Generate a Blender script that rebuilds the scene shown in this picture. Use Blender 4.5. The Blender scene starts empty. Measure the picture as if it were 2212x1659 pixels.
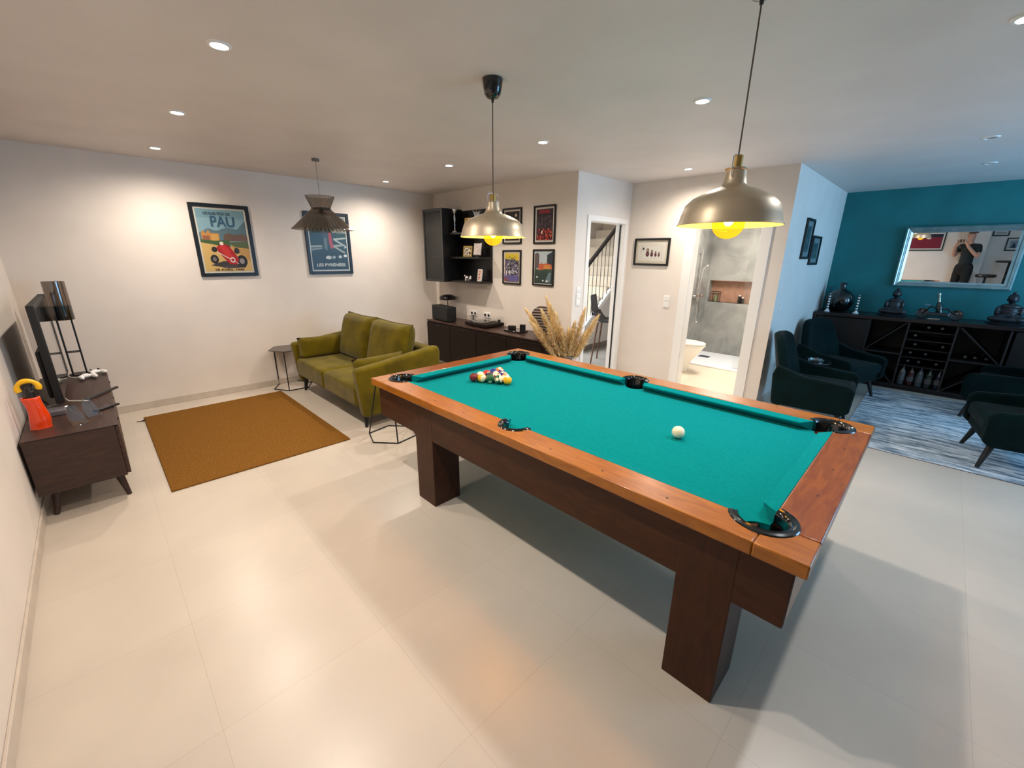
import bpy, bmesh, math, random
from mathutils import Vector, Matrix
PI=math.pi; R=math.radians
sc=bpy.context.scene; COL=sc.collection
random.seed(7)
# ---------------------------------------------------------------- camera, world, exposure
def set_camera():
    f=899.5; yaw,pitch,roll=R(45.193),R(16.982),R(.564)
    fw=Vector((math.cos(pitch)*math.cos(yaw),math.cos(pitch)*math.sin(yaw),-math.sin(pitch)))
    r=Vector((math.sin(yaw),-math.cos(yaw),0)); u=r.cross(fw)
    c,s=math.cos(roll),math.sin(roll)
    r2=c*r+s*u; u2=-s*r+c*u
    cd=bpy.data.cameras.new('camera'); cam=bpy.data.objects.new('camera',cd); COL.objects.link(cam)
    cd.sensor_width=36; cd.lens=f/2212*36; cd.clip_start=.02; cd.clip_end=60
    m=Matrix((( r2.x,u2.x,-fw.x,0),(r2.y,u2.y,-fw.y,0),(r2.z,u2.z,-fw.z,1.606),(0,0,0,1)))
    cam.matrix_world=m; sc.camera=cam
set_camera()
w=bpy.data.worlds.new('sky'); sc.world=w; w.use_nodes=True
bg=w.node_tree.nodes['Background']; bg.inputs[0].default_value=(.55,.75,1,1); bg.inputs[1].default_value=.8
sc.view_settings.view_transform='Standard'; sc.view_settings.look='None'; sc.view_settings.gamma=1
sc.view_settings.exposure=0.15
def area(name,loc,rot,sx,sy,power,col):
    l=bpy.data.lights.new(name,'AREA'); l.shape='RECTANGLE'; l.size=sx; l.size_y=sy; l.energy=power; l.color=col
    o=bpy.data.objects.new(name,l); o.location=loc; o.rotation_euler=rot; COL.objects.link(o); return o
# daylight coming in through the garden window in the rear wall, an overhead area lamp standing in for stair hall daylight and the bathroom ceiling lamp
area('window_daylight',(5.6,-3.28,1.25),(R(90),0,0),3.0,2.1,125,(.28,.62,1))
area('stair_daylight',(4.9,5.2,2.4),(0,0,0),1.2,.8,95,(.82,.91,1))
area('bathroom_ceiling_light',(6.3,2.05,2.42),(0,0,0),.7,.5,54,(1,.93,.84))
DOWN_P=74; PEND_P=7
# ---------------------------------------------------------------- materials
MATS={}
def lin(c): return tuple(((x/255)/12.92 if x/255<=.04045 else ((x/255+.055)/1.055)**2.4) for x in c)
def mat(name,rgb,rough=.5,metal=0,coat=0,spec=.5,sheen=0,emit=None,es=0):
    if name in MATS: return MATS[name]
    m=bpy.data.materials.new(name); m.use_nodes=True; b=m.node_tree.nodes['Principled BSDF']
    b.inputs['Base Color'].default_value=(*lin(rgb),1); b.inputs['Roughness'].default_value=rough
    b.inputs['Metallic'].default_value=metal; b.inputs['Coat Weight'].default_value=coat
    b.inputs['Coat Roughness'].default_value=.08
    b.inputs['Specular IOR Level'].default_value=spec; b.inputs['Sheen Weight'].default_value=sheen
    if emit: b.inputs['Emission Color'].default_value=(*lin(emit),1); b.inputs['Emission Strength'].default_value=es
    MATS[name]=m; return m
def nodes(m): return m.node_tree.nodes,m.node_tree.links,m.node_tree.nodes['Principled BSDF']
def noisy(name,c1,c2,scale=(8,8,8),ns=4,detail=6,rough=.5,coat=0,bump=0,dist=0,sheen=0,lo=.35,hi=.65,spec=.5,metal=0):
    if name in MATS: return MATS[name]
    m=mat(name,c1,rough,metal,coat,spec,sheen); N,L,b=nodes(m)
    tc=N.new('ShaderNodeTexCoord'); mp=N.new('ShaderNodeMapping'); mp.inputs['Scale'].default_value=scale
    nz=N.new('ShaderNodeTexNoise'); nz.inputs['Scale'].default_value=ns; nz.inputs['Detail'].default_value=detail; nz.inputs['Distortion'].default_value=dist
    cr=N.new('ShaderNodeValToRGB'); cr.color_ramp.elements[0].color=(*lin(c1),1); cr.color_ramp.elements[1].color=(*lin(c2),1)
    cr.color_ramp.elements[0].position=lo; cr.color_ramp.elements[1].position=hi
    L.new(tc.outputs['Object'],mp.inputs[0]); L.new(mp.outputs[0],nz.inputs['Vector']); L.new(nz.outputs['Fac'],cr.inputs[0]); L.new(cr.outputs[0],b.inputs['Base Color'])
    if bump:
        bp=N.new('ShaderNodeBump'); bp.inputs['Strength'].default_value=bump; bp.inputs['Distance'].default_value=.004
        L.new(nz.outputs['Fac'],bp.inputs['Height']); L.new(bp.outputs[0],b.inputs['Normal'])
    return m
def glass(name,tint=(1,1,1),rough=.02,mixw=.12):
    """clear pane: mostly see-through with a glossy skin that grows toward grazing angles"""
    if name in MATS: return MATS[name]
    m=bpy.data.materials.new(name); m.use_nodes=True; N=m.node_tree.nodes; L=m.node_tree.links
    for n in list(N):
        if n.type!='OUTPUT_MATERIAL': N.remove(n)
    out=N['Material Output']; t=N.new('ShaderNodeBsdfTransparent'); t.inputs[0].default_value=(*tint,1)
    g=N.new('ShaderNodeBsdfGlossy'); g.inputs['Roughness'].default_value=rough; lw0=N.new('ShaderNodeLayerWeight'); lw0.inputs[0].default_value=.5; lw=N.new('ShaderNodeMath'); lw.operation='POWER'; lw.inputs[1].default_value=4.5; L.new(lw0.outputs['Facing'],lw.inputs[0])
    mx=N.new('ShaderNodeMixShader'); ad=N.new('ShaderNodeMath'); ad.operation='ADD'; ad.use_clamp=True; ad.inputs[1].default_value=mixw+.02
    L.new(lw.outputs[0],ad.inputs[0]); L.new(ad.outputs[0],mx.inputs[0]); L.new(t.outputs[0],mx.inputs[1]); L.new(g.outputs[0],mx.inputs[2]); L.new(mx.outputs[0],out.inputs[0])
    MATS[name]=m; return m
def colm(rgb,coat=0): return mat('paint_%d_%d_%d'%rgb+('g' if coat else ''),rgb,.6,coat=coat)
WHITE=noisy('wall_paint',(224,215,206),(229,220,211),(1,1,1),3,2,.7)
CEIL=noisy('ceiling_paint',(214,206,201),(220,212,207),(1,1,1),2,2,.55)
TEAL=noisy('teal_paint',(6,108,112),(9,118,122),(1,1,1),3,2,.55)
BASEB=noisy('baseboard_tile',(190,178,165),(202,190,176),(2,2,2),3,3,.35)
BLACK=mat('black_satin',(14,14,15),.35); BLACKM=mat('black_matte',(12,12,13),.6); BLACKG=mat('black_gloss',(8,8,9),.12,coat=.6)
METALB=mat('black_metal',(20,18,18),.4,metal=.3); CHROME=mat('chrome',(210,210,212),.12,metal=1)
WHITEP=mat('white_plastic',(235,233,230),.35); WHITEL=mat('white_lacquer',(236,234,230),.35)
WAL=noisy('walnut',(60,38,30),(42,26,21),(3,3,22),3,6,.42,dist=.6)
WALX=noisy('walnut_lengthwise',(66,42,33),(46,28,22),(14,1.5,14),3,6,.42,dist=.6)
DARKW=noisy('espresso_wood',(30,17,11),(20,11,7),(14,2,14),3,5,.55,spec=.2)
TWOOD_TOP=noisy('table_wood_rail',(164,98,8),(142,80,6),(12,2,8),3,8,.3,coat=.2,dist=1.2)  # same wood as the ends; pendant light on the rails is in this orange
TWOOD_END=noisy('table_wood_rail_end',(140,76,20),(118,58,14),(2,12,8),3,8,.3,coat=.2,dist=1.2)  # browner copy of the rail wood, without the pendant light in its colour
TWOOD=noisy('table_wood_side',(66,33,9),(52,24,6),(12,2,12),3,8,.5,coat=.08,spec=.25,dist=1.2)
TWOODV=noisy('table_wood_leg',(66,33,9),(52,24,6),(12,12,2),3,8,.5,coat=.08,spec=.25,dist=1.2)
FELT=noisy('billiard_cloth',(1,130,134),(1,122,126),(1,1,1),60,3,.98,sheen=.03,lo=.3,hi=.7,spec=.0)
VELV=noisy('olive_velvet',(104,90,3),(82,71,2),(1,1,1),6,4,.9,sheen=.12,bump=.15,spec=.15)
VELV2=mat('olive_piping',(86,78,14),.8)
GREENV=noisy('dark_green_velvet',(4,29,29),(3,20,21),(1,1,1),5,3,.9,sheen=.03,spec=.1)
COIR=noisy('coir_rug',(136,94,38),(98,64,20),(1,1,1),90,6,.95,bump=.6,lo=.3,hi=.7,spec=.1)
SMOKE=glass('smoked_glass',(.62,.57,.53),.05,.1); CLEAR=glass('clear_glass',(.93,.95,.95),.01,.04)
PAMP=noisy('pampas',(248,226,178),(232,202,146),(1,1,1),20,2,.9)
SKIN=mat('skin',(205,152,128),.55)
def floor_mat():
    m=mat('floor_tile',(206,196,184),.3); N,L,b=nodes(m)
    tc=N.new('ShaderNodeTexCoord'); mp=N.new('ShaderNodeMapping'); mp.inputs['Location'].default_value=(-.64,-.21,0)
    br=N.new('ShaderNodeTexBrick'); br.offset=0; br.squash=1
    br.inputs['Scale'].default_value=1; br.inputs['Brick Width'].default_value=.617; br.inputs['Row Height'].default_value=.62
    br.inputs['Mortar Size'].default_value=.0012; br.inputs['Mortar Smooth'].default_value=.3; br.inputs['Bias'].default_value=0
    br.inputs['Color1'].default_value=(*lin((203,192,178)),1); br.inputs['Color2'].default_value=(*lin((200,189,175)),1); br.inputs['Mortar'].default_value=(*lin((184,174,161)),1)
    nz=N.new('ShaderNodeTexNoise'); nz.inputs['Scale'].default_value=2.2; nz.inputs['Detail'].default_value=7
    cr=N.new('ShaderNodeValToRGB'); cr.color_ramp.elements[0].color=(.9,.9,.905,1); cr.color_ramp.elements[1].color=(1,1,1,1); cr.color_ramp.elements[0].position=.3; cr.color_ramp.elements[1].position=.7
    mx=N.new('ShaderNodeMix'); mx.data_type='RGBA'; mx.blend_type='MULTIPLY'; mx.inputs[0].default_value=1
    L.new(tc.outputs['Object'],mp.inputs[0]); L.new(mp.outputs[0],br.inputs['Vector']); L.new(tc.outputs['Object'],nz.inputs['Vector']); L.new(nz.outputs['Fac'],cr.inputs[0])
    L.new(br.outputs['Color'],mx.inputs[6]); L.new(cr.outputs[0],mx.inputs[7]); L.new(mx.outputs[2],b.inputs['Base Color']); return m
FLOOR=floor_mat()
def rug_mat():
    m=mat('faded_rug',(150,165,175),.95,spec=.1); N,L,b=nodes(m)
    tc=N.new('ShaderNodeTexCoord'); mp=N.new('ShaderNodeMapping'); mp.inputs['Scale'].default_value=(8,1.3,1)
    nz=N.new('ShaderNodeTexNoise'); nz.inputs['Scale'].default_value=2.4; nz.inputs['Detail'].default_value=10; nz.inputs['Roughness'].default_value=.75
    cr=N.new('ShaderNodeValToRGB'); e=cr.color_ramp.elements; e[0].position=.40; e[0].color=(*lin((84,102,120)),1); e[1].position=.58; e[1].color=(*lin((222,228,232)),1)
    x=cr.color_ramp.elements.new(.5); x.color=(*lin((168,180,188)),1)
    L.new(tc.outputs['Object'],mp.inputs[0]); L.new(mp.outputs[0],nz.inputs['Vector']); L.new(nz.outputs['Fac'],cr.inputs[0]); L.new(cr.outputs[0],b.inputs['Base Color']); return m
RUGM=rug_mat()
def bath_tile():
    m=mat('bath_tile',(190,190,186),.35); N,L,b=nodes(m)
    tc=N.new('ShaderNodeTexCoord'); nz=N.new('ShaderNodeTexNoise'); nz.inputs['Scale'].default_value=3; nz.inputs['Detail'].default_value=8; nz.inputs['Distortion'].default_value=.8
    cr=N.new('ShaderNodeValToRGB'); cr.color_ramp.elements[0].color=(*lin((128,130,128)),1); cr.color_ramp.elements[1].color=(*lin((160,160,156)),1); cr.color_ramp.elements[0].position=.35; cr.color_ramp.elements[1].position=.65
    L.new(tc.outputs['Object'],nz.inputs['Vector']); L.new(nz.outputs['Fac'],cr.inputs[0]); L.new(cr.outputs[0],b.inputs['Base Color']); return m
BTILE=bath_tile()
BATHF=noisy('bath_floor_tile',(220,208,188),(208,196,176),(1,1,1),3,6,.35)
def stripe_mat(name,c1,c2,scale,twist=0,rough=.4,axis='Z'):
    m=mat(name,c1,rough); N,L,b=nodes(m); tc=N.new('ShaderNodeTexCoord'); mp=N.new('ShaderNodeMapping')
    mp.inputs['Rotation'].default_value=(0,twist,0)
    wv=N.new('ShaderNodeTexWave'); wv.bands_direction=axis; wv.inputs['Scale'].default_value=scale
    cr=N.new('ShaderNodeValToRGB'); cr.color_ramp.interpolation='CONSTANT'; cr.color_ramp.elements[0].color=(*lin(c1),1); cr.color_ramp.elements[1].color=(*lin(c2),1); cr.color_ramp.elements[1].position=.5
    L.new(tc.outputs['Object'],mp.inputs[0]); L.new(mp.outputs[0],wv.inputs['Vector']); L.new(wv.outputs['Fac'],cr.inputs[0]); L.new(cr.outputs[0],b.inputs['Base Color']); return m
# ---------------------------------------------------------------- mesh builder
class MB:
    def __init__(s): s.v=[];s.f=[];s.m=[];s.mi=0
    def add(s,vs,fs):
        o=len(s.v); s.v+=[tuple(v) for v in vs]; s.f+=[tuple(o+i for i in f) for f in fs]; s.m+=[s.mi]*len(fs); return s
    def box(s,a,b):
        x0,y0,z0=a;x1,y1,z1=b
        x0,x1=min(x0,x1),max(x0,x1);y0,y1=min(y0,y1),max(y0,y1);z0,z1=min(z0,z1),max(z0,z1)
        return s.add([(x0,y0,z0),(x1,y0,z0),(x1,y1,z0),(x0,y1,z0),(x0,y0,z1),(x1,y0,z1),(x1,y1,z1),(x0,y1,z1)],
            [(0,3,2,1),(4,5,6,7),(0,1,5,4),(1,2,6,5),(2,3,7,6),(3,0,4,7)])
    def hexa(s,lo,hi):  # lo, hi: 4 points each (ccw from above)
        return s.add(list(lo)+list(hi),[(0,3,2,1),(4,5,6,7),(0,1,5,4),(1,2,6,5),(2,3,7,6),(3,0,4,7)])
    def lathe(s,prof,c=(0,0,0),n=32,cap=True,M=None):
        vs=[];k=len(prof)
        for i in range(n):
            a=2*PI*i/n
            for r,z in prof: vs.append(Vector((r*math.cos(a),r*math.sin(a),z)))
        if M: vs=[M@v for v in vs]
        vs=[v+Vector(c) for v in vs]; fs=[]
        for i in range(n):
            j=(i+1)%n
            for q in range(k-1): fs.append((i*k+q,j*k+q,j*k+q+1,i*k+q+1))
        if cap:
            if prof[0][0]>1e-5: fs.append(tuple(i*k for i in range(n))[::-1])
            if prof[-1][0]>1e-5: fs.append(tuple(i*k+k-1 for i in range(n)))
        return s.add(vs,fs)
    def cyl(s,p0,p1,r0,r1=None,n=16):
        r1=r0 if r1 is None else r1; p0,p1=Vector(p0),Vector(p1); d=(p1-p0); q=d.to_track_quat('Z','Y').to_matrix()
        vs=[]
        for p,r in((p0,r0),(p1,r1)):
            for i in range(n):
                a=2*PI*i/n; vs.append(p+q@Vector((r*math.cos(a),r*math.sin(a),0)))
        return s.add(vs,[(i,(i+1)%n,n+(i+1)%n,n+i) for i in range(n)]+[tuple(range(n))[::-1],tuple(range(n,2*n))])
    def tube(s,pts,r,n=8,closed=False):
        pts=[Vector(p) for p in pts]; k=len(pts); vs=[]; up=None
        for i,p in enumerate(pts):
            t=((pts[(i+1)%k] if closed or i<k-1 else p)-(pts[i-1] if closed or i>0 else p)).normalized()
            if up is None: up=t.orthogonal().normalized()
            up=(up-t*up.dot(t)).normalized(); b=t.cross(up); rr=r[i] if isinstance(r,(list,tuple)) else r
            for j in range(n):
                a=2*PI*j/n; vs.append(p+(up*math.cos(a)+b*math.sin(a))*rr)
        fs=[]
        for i in range(k if closed else k-1):
            i2=(i+1)%k
            for j in range(n): fs.append((i*n+j,i*n+(j+1)%n,i2*n+(j+1)%n,i2*n+j))
        if not closed: fs+=[tuple(range(n))[::-1],tuple((k-1)*n+j for j in range(n))]
        return s.add(vs,fs)
    def prism(s,poly,z0,z1,ax='z'):
        n=len(poly)
        def P(a,b,c): return (a,b,c) if ax=='z' else ((a,c,b) if ax=='y' else (c,a,b))
        vs=[P(a,b,z0) for a,b in poly]+[P(a,b,z1) for a,b in poly]
        return s.add(vs,[tuple(range(n))[::-1],tuple(range(n,2*n))]+[(i,(i+1)%n,n+(i+1)%n,n+i) for i in range(n)])
    def ell(s,c,r,n=16,M=None):
        vs=[];h=n//2
        for i in range(h+1):
            t=PI*i/h
            for j in range(n):
                a=2*PI*j/n; v=Vector((r[0]*math.sin(t)*math.cos(a),r[1]*math.sin(t)*math.sin(a),r[2]*math.cos(t)))
                vs.append((M@v if M else v)+Vector(c))
        return s.add(vs,[(i*n+j,(i+1)*n+j,(i+1)*n+(j+1)%n,i*n+(j+1)%n) for i in range(h) for j in range(n)])
    def grid(s,fn,nu,nv,closed_u=False):
        vs=[fn(i/nu,j/nv) for i in range(nu+(0 if closed_u else 1)) for j in range(nv+1)]
        N=nu if closed_u else nu+1
        return s.add(vs,[(i*(nv+1)+j,((i+1)%N)*(nv+1)+j,((i+1)%N)*(nv+1)+j+1,i*(nv+1)+j+1) for i in range(nu) for j in range(nv)])
    def build(s,name,m,parent=None,bev=0,seg=2,smooth=40,sub=0,loc=None,weld=True,solid=0,remesh=0):
        me=bpy.data.meshes.new(name); me.from_pydata(s.v,[],s.f)
        ms=m if isinstance(m,(list,tuple)) else [m]
        for x in ms: me.materials.append(x)
        if len(ms)>1:
            for p,i in zip(me.polygons,s.m): p.material_index=i
        bm=bmesh.new(); bm.from_mesh(me)
        if weld: bmesh.ops.remove_doubles(bm,verts=bm.verts,dist=1e-5)
        bmesh.ops.recalc_face_normals(bm,faces=bm.faces)
        if smooth:
            for f in bm.faces: f.smooth=True
            for e in bm.edges:
                if len(e.link_faces)==2 and e.calc_face_angle(0)>R(smooth): e.smooth=False
        bm.to_mesh(me); bm.free()
        o=bpy.data.objects.new(name,me); COL.objects.link(o)
        if parent: o.parent=parent
        if loc: o.location=loc
        if solid: d=o.modifiers.new('solid','SOLIDIFY'); d.thickness=solid; d.offset=0
        if remesh: d=o.modifiers.new('remesh','REMESH'); d.mode='VOXEL'; d.voxel_size=remesh; d.use_smooth_shade=True; k=o.modifiers.new('sm','SMOOTH'); k.iterations=3
        if bev:
            b=o.modifiers.new('bevel','BEVEL'); b.width=bev; b.segments=seg; b.limit_method='ANGLE'; b.angle_limit=R(35); b.harden_normals=False
        if sub: d=o.modifiers.new('sub','SUBSURF'); d.levels=sub; d.render_levels=sub
        return o
def thing(name,label,cat,loc=(0,0,0),rz=0,group=None):
    o=bpy.data.objects.new(name,None); o.empty_display_size=.1; COL.objects.link(o)
    o.location=loc; o.rotation_euler=(0,0,rz); o['label']=label; o['category']=cat
    if group: o['group']=group
    return o
def tag(o,label,cat,group=None):
    o['label']=label; o['category']=cat
    if group: o['group']=group
    return o
def struct(name,mb,m,**k):
    o=mb.build(name,m,None,**k); o['kind']='structure'; return o
def copy_tree(o,parent=None):
    c=o.copy(); COL.objects.link(c)
    if parent: c.parent=parent
    for ch in list(o.children): copy_tree(ch,c)
    return c
def text(name,s,size,loc,m,parent=None,width=None,rx=90,ext=.0004,off=.025):
    cu=bpy.data.curves.new(name,'FONT'); cu.body=s; cu.size=size; cu.align_x='CENTER'; cu.align_y='CENTER'; cu.extrude=ext; cu.offset=size*off
    t=bpy.data.objects.new('tmp',cu); COL.objects.link(t); bpy.context.view_layer.update()
    me=bpy.data.meshes.new_from_object(t.evaluated_get(bpy.context.evaluated_depsgraph_get())); bpy.data.objects.remove(t)
    me.name=name; me.materials.clear(); me.materials.append(m)
    o=bpy.data.objects.new(name,me); COL.objects.link(o)
    xs=[v.co.x for v in me.vertices]
    if width and xs:
        k=width/(max(xs)-min(xs))
        for v in me.vertices: v.co.x*=k
    o.location=loc; o.rotation_euler=(R(rx),0,0)
    if parent: o.parent=parent
    return o
def pillow(sx,sy,t,n=12,p=4,q=.42,sag=0):
    """soft cushion lying in the local xy plane, thickness t"""
    mb=MB()
    def f(u,v,sgn):
        x,y=2*u-1,2*v-1; a=max(0,(1-abs(x)**p)*(1-abs(y)**p))**q
        pin=1-.05*(1-abs(x)**2)*(abs(y)**6)-0.0
        pin2=1-.05*(1-abs(y)**2)*(abs(x)**6)
        return (x*sx/2*pin2,y*sy/2*pin,sgn*t/2*a)
    mb.grid(lambda u,v:f(u,v,1),n,n); mb.grid(lambda u,v:f(u,v,-1),n,n); return mb
# ---------------------------------------------------------------- the setting
YA,XB,YC,XD,YE,XT,XL,H=5.775,3.987,3.025,5.117,1.218,7.747,-.496,2.5
YR=-3.4
def room():
    struct('floor',MB().box((-1.2,YR-.15,-.12),(8.9,7.2,0)),FLOOR)
    struct('ceiling',MB().box((-1.2,YR-.15,H),(8.9,7.2,H+.15)),CEIL)
    struct('wall_back',MB().box((XL-.15,YA,0),(XB,YA+.15,H)),WHITE)
    struct('wall_left',MB().box((XL-.15,-.54,0),(XL,YA,H)),WHITE)
    struct('wall_left_recess',MB().box((-1.05,YR,0),(-.9,-.54,H)).box((-1.05,-.54,0),(XL-.15,-.4,H)),WHITE)
    struct('wall_cabinet_side',MB().box((XB,YC,0),(XB+.13,YA+.15,H)),WHITE)
    m=MB(); x0,x1,z=4.24,5.02,2.03
    m.box((XB+.13,YC,0),(x0,YC+.13,H)).box((x0,YC,z),(x1,YC+.13,H)).box((x1,YC,0),(XD,YC+.13,H)); struct('wall_stair_doorway',m,WHITE)
    m=MB(); y0,y1=1.45,2.17
    m.box((XD,y1,0),(XD+.13,YC+.13,H)).box((XD,y0,2.03),(XD+.13,y1,H)).box((XD,YE,0),(XD+.13,y0,H)); struct('wall_bathroom_side',m,WHITE)
    struct('wall_lounge_left',MB().box((XD+.13,YE,0),(XT,YE+.13,H)),WHITE)
    struct('wall_lounge_teal',MB().box((XT,YR,0),(XT+.15,YE+.13,H)),TEAL)
    m=MB(); a,b,zz=3.2,7.2,2.25
    m.box((-1.05,YR-.15,0),(a,YR,H)).box((a,YR-.15,zz),(b,YR,H)).box((b,YR-.15,0),(XT+.15,YR,H)); struct('wall_rear',m,WHITE)
    fr=MB()
    for x in (a,4.5,5.85,b-.06): fr.box((x,YR-.1,0),(x+.06,YR-.04,zz))
    fr.box((a,YR-.1,0),(b,YR-.04,.06)).box((a,YR-.1,zz-.06),(b,YR-.04,zz))
    wn=struct('window_1',fr,mat('window_frame_grey',(90,92,95),.4))
    MB().box((a+.06,YR-.075,.06),(b-.06,YR-.068,zz-.06)).build('pane',CLEAR,wn)
    # baseboards
    bh,t=.075,.012
    def bb(n,a,b): struct('baseboard_'+n,MB().box((a[0],a[1],0),(b[0],b[1],bh)),BASEB,bev=.003)
    bb('back',(XL,YA-t),(XB,YA)); bb('left',(XL,-.54),(XL+t,YA-t)); bb('cabinet_side',(XB-t,YC),(XB,YA-t))
    bb('stair_doorway',(XB-t,YC-t),(4.2,YC)); bb('bathroom_side_a',(XD-t,2.26),(XD,YC)); bb('bathroom_side_b',(XD-t,YE-t),(XD,1.34))
    bb('lounge_left',(XD,YE-t),(XT,YE)); bb('lounge_teal',(XT-t,YR),(XT,YE-t))
    # door casings
    c=MB(); e=.045
    for xa,xb in((x0-e,x0+.012),(x1-.012,x1+e)): c.box((xa,YC-.012,0),(xb,YC,z-.012))
    c.box((x0-e,YC-.012,z-.012),(x1+e,YC,z+e)).box((x0,YC,0),(x0+.015,YC+.13,z-.015)).box((x1-.015,YC,0),(x1,YC+.13,z-.015)).box((x0,YC,z-.015),(x1,YC+.13,z))
    struct('trim_1',c,WHITEL,weld=False)
    c=MB(); e=.09
    for ya,yb in((y0-e,y0+.012),(y1-.012,y1+e)): c.box((XD-.014,ya,0),(XD,yb,2.018))
    c.box((XD-.014,y0-e,2.018),(XD,y1+e,2.03+e)).box((XD,y0,0),(XD+.13,y0+.018,2.03)).box((XD,y1-.018,0),(XD+.13,y1,2.03)).box((XD,y0,2.012),(XD+.13,y1,2.03))
    struct('trim_2',c,WHITEL,weld=False)
    # sliding door edge showing as a dark slot at the stair doorway, and the bathroom door leaf folded inside
    struct('trim_3',MB().box((x1-.022,YC+.05,0),(x1-.0151,YC+.07,z-.02)),BLACKM)
    d=MB().box((XD+.16,y0-.06,.01),(XD+.85,y0-.02,2.0)); dd=struct('door_1',d,WHITEL,bev=.003)
    MB().cyl((XD+.8,y0-.02,1.02),(XD+.8,y0+.03,1.02),.009).cyl((XD+.8,y0+.03,1.02),(XD+.68,y0+.03,1.02),.008).build('door_handle',CHROME,dd)
    # bathroom shell
    bx1,by0,by1=7.56,YE+.13,2.86
    struct('floor_bathroom',MB().box((XD+.0,y0,0),(XD+.131,y1,.004)).box((XD+.13,by0,0),(bx1,by1,.004)),BATHF)
    n=MB(); ny0,ny1,nz0,nz1=2.1,2.83,.90,1.26
    n.box((bx1,by0,0),(bx1+.14,by1+.12,nz0)).box((bx1,by0,nz1),(bx1+.14,by1+.12,H)).box((bx1,by0,nz0),(bx1+.14,ny0,nz1)).box((bx1,ny1,nz0),(bx1+.14,by1+.12,nz1))
    struct('wall_bathroom_back',n,BTILE)
    struct('wall_bathroom_niche',MB().box((bx1+.13,ny0-.01,nz0-.01),(bx1+.15,ny1+.01,nz1+.01)).box((bx1,ny0,nz1-.008),(bx1+.13,ny1,nz1-.002)),noisy('niche_tile',(168,128,106),(150,112,92),(4,4,4),3,4,.4))
    struct('wall_bathroom_left',MB().box((6.5,by1,0),(bx1,by1+.12,H)),BTILE)
    struct('wall_bathroom_toilet',MB().box((XD+.13,by1,0),(6.5,by1+.12,H)),WHITE)
    struct('wall_bathroom_right',MB().box((6.6,by0,0),(bx1,by0+.02,H)),BTILE)
    # stair hall shell
    struct('wall_hall_far',MB().box((4.1,5.62,0),(8.6,5.75,H)),WHITE)
    struct('wall_hall_right',MB().box((8.5,3.1,0),(8.62,5.7,H)),WHITE)
    struct('wall_hall_bath',MB().box((XD+.13,by1+.12,0),(8.6,by1+.14,H)),WHITE)
    struct('floor_hall',MB().box((4.12,YC+.0,0),(8.5,5.62,.004)),noisy('hall_tile',(150,146,138),(164,160,152),(1,1,1),3,5,.35))
room()
# ---------------------------------------------------------------- generic makers
def poster(name,label,loc,rz,w,h,art,fw=.022,margin=.03,frame=BLACK,cat='picture',depth=.022,group=None,paper=(226,220,210),reflect=.1,fr_name='frame'):
    t=thing(name,label,cat,loc,rz,group); f=MB()
    a,b=w/2,h
    f.box((-a,-depth,0),(-a+fw,0,b)).box((a-fw,-depth,0),(a,0,b)).box((-a+fw,-depth,0),(a-fw,0,fw)).box((-a+fw,-depth,b-fw),(a-fw,0,b))
    f.build(fr_name,frame,t,bev=.002)
    MB().box((-a+fw,-.008,fw),(a-fw,-.001,b-fw)).build('paper',mat('paper_%d_%d_%d'%paper,paper,.7),t)
    # print: one mesh, coloured shapes
    x0,x1,z0,z1=-a+fw+margin,a-fw-margin,fw+margin,b-fw-margin
    mb=MB(); ms=[]; 
    for i,(c,pts) in enumerate(art.get('shapes',[])):
        mm=colm(c)
        if mm not in ms: ms.append(mm)
        mb.mi=ms.index(mm); y=-.0085-.00012*i
        P=[(x0+(x1-x0)*u,y,z0+(z1-z0)*v) for u,v in pts]
        mb.add(P,[tuple(range(len(P)))])
    if ms: mb.build('print',ms,t,smooth=0,weld=False)
    for s,u,v,size,wd,c in art.get('text',[]):
        text('lettering',s,size,(x0+(x1-x0)*u,-.0125,z0+(z1-z0)*v),colm(c),t,width=wd*(x1-x0))
    MB().box((-a+fw*.8,-.0165,fw*.8),(a-fw*.8,-.0145,b-fw*.8)).build('pane',glass('picture_glass',(.97,.97,.97),.02,-.012),t)
    return t
def rect(c,u0,v0,u1,v1): return (c,[(u0,v0),(u1,v0),(u1,v1),(u0,v1)])
def circ(c,u,v,ru,rv,n=20,a0=0,a1=360): return (c,[(u+ru*math.cos(R(a0+(a1-a0)*i/n)),v+rv*math.sin(R(a0+(a1-a0)*i/n))) for i in range(n)])
FR=[rect((120,158,170),0,0,1,1),rect((134,170,182),0,.55,1,.86),(
 (92,118,128),[(.0,.62),(.2,.7),(.35,.66),(.6,.72),(.8,.69),(1,.84),(1,.5),(0,.5)]),
 ((196,140,70),[(.04,.5),(.04,.62),(.08,.67),(.12,.62),(.15,.62),(.19,.68),(.23,.62),(.4,.62),(.4,.5)]),((150,92,60),[(.06,.5),(.06,.58),(.2,.58),(.2,.5)]),
 ((210,160,86),[(.24,.5),(.24,.6),(.38,.6),(.38,.5)]),((110,84,70),[(.48,.5),(.5,.6),(.62,.63),(.72,.6),(.9,.62),(1,.58),(1,.5)]),
 ((62,92,50),[(0,.52),(.3,.5),(.6,.52),(.6,.4),(.2,.42),(0,.46)]),((212,176,106),[(0,.47),(.25,.44),(.5,.4),(1,.42),(1,0),(0,0)]),
 ((196,150,80),[(.6,.42),(1,.44),(1,.16),(.75,.3)]),((86,98,60),[(.55,.48),(1,.5),(1,.38),(.7,.4)]),
 ((60,52,50),[(.12,.1),(.5,.05),(.86,.06),(.92,.14),(.4,.17)])]
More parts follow.
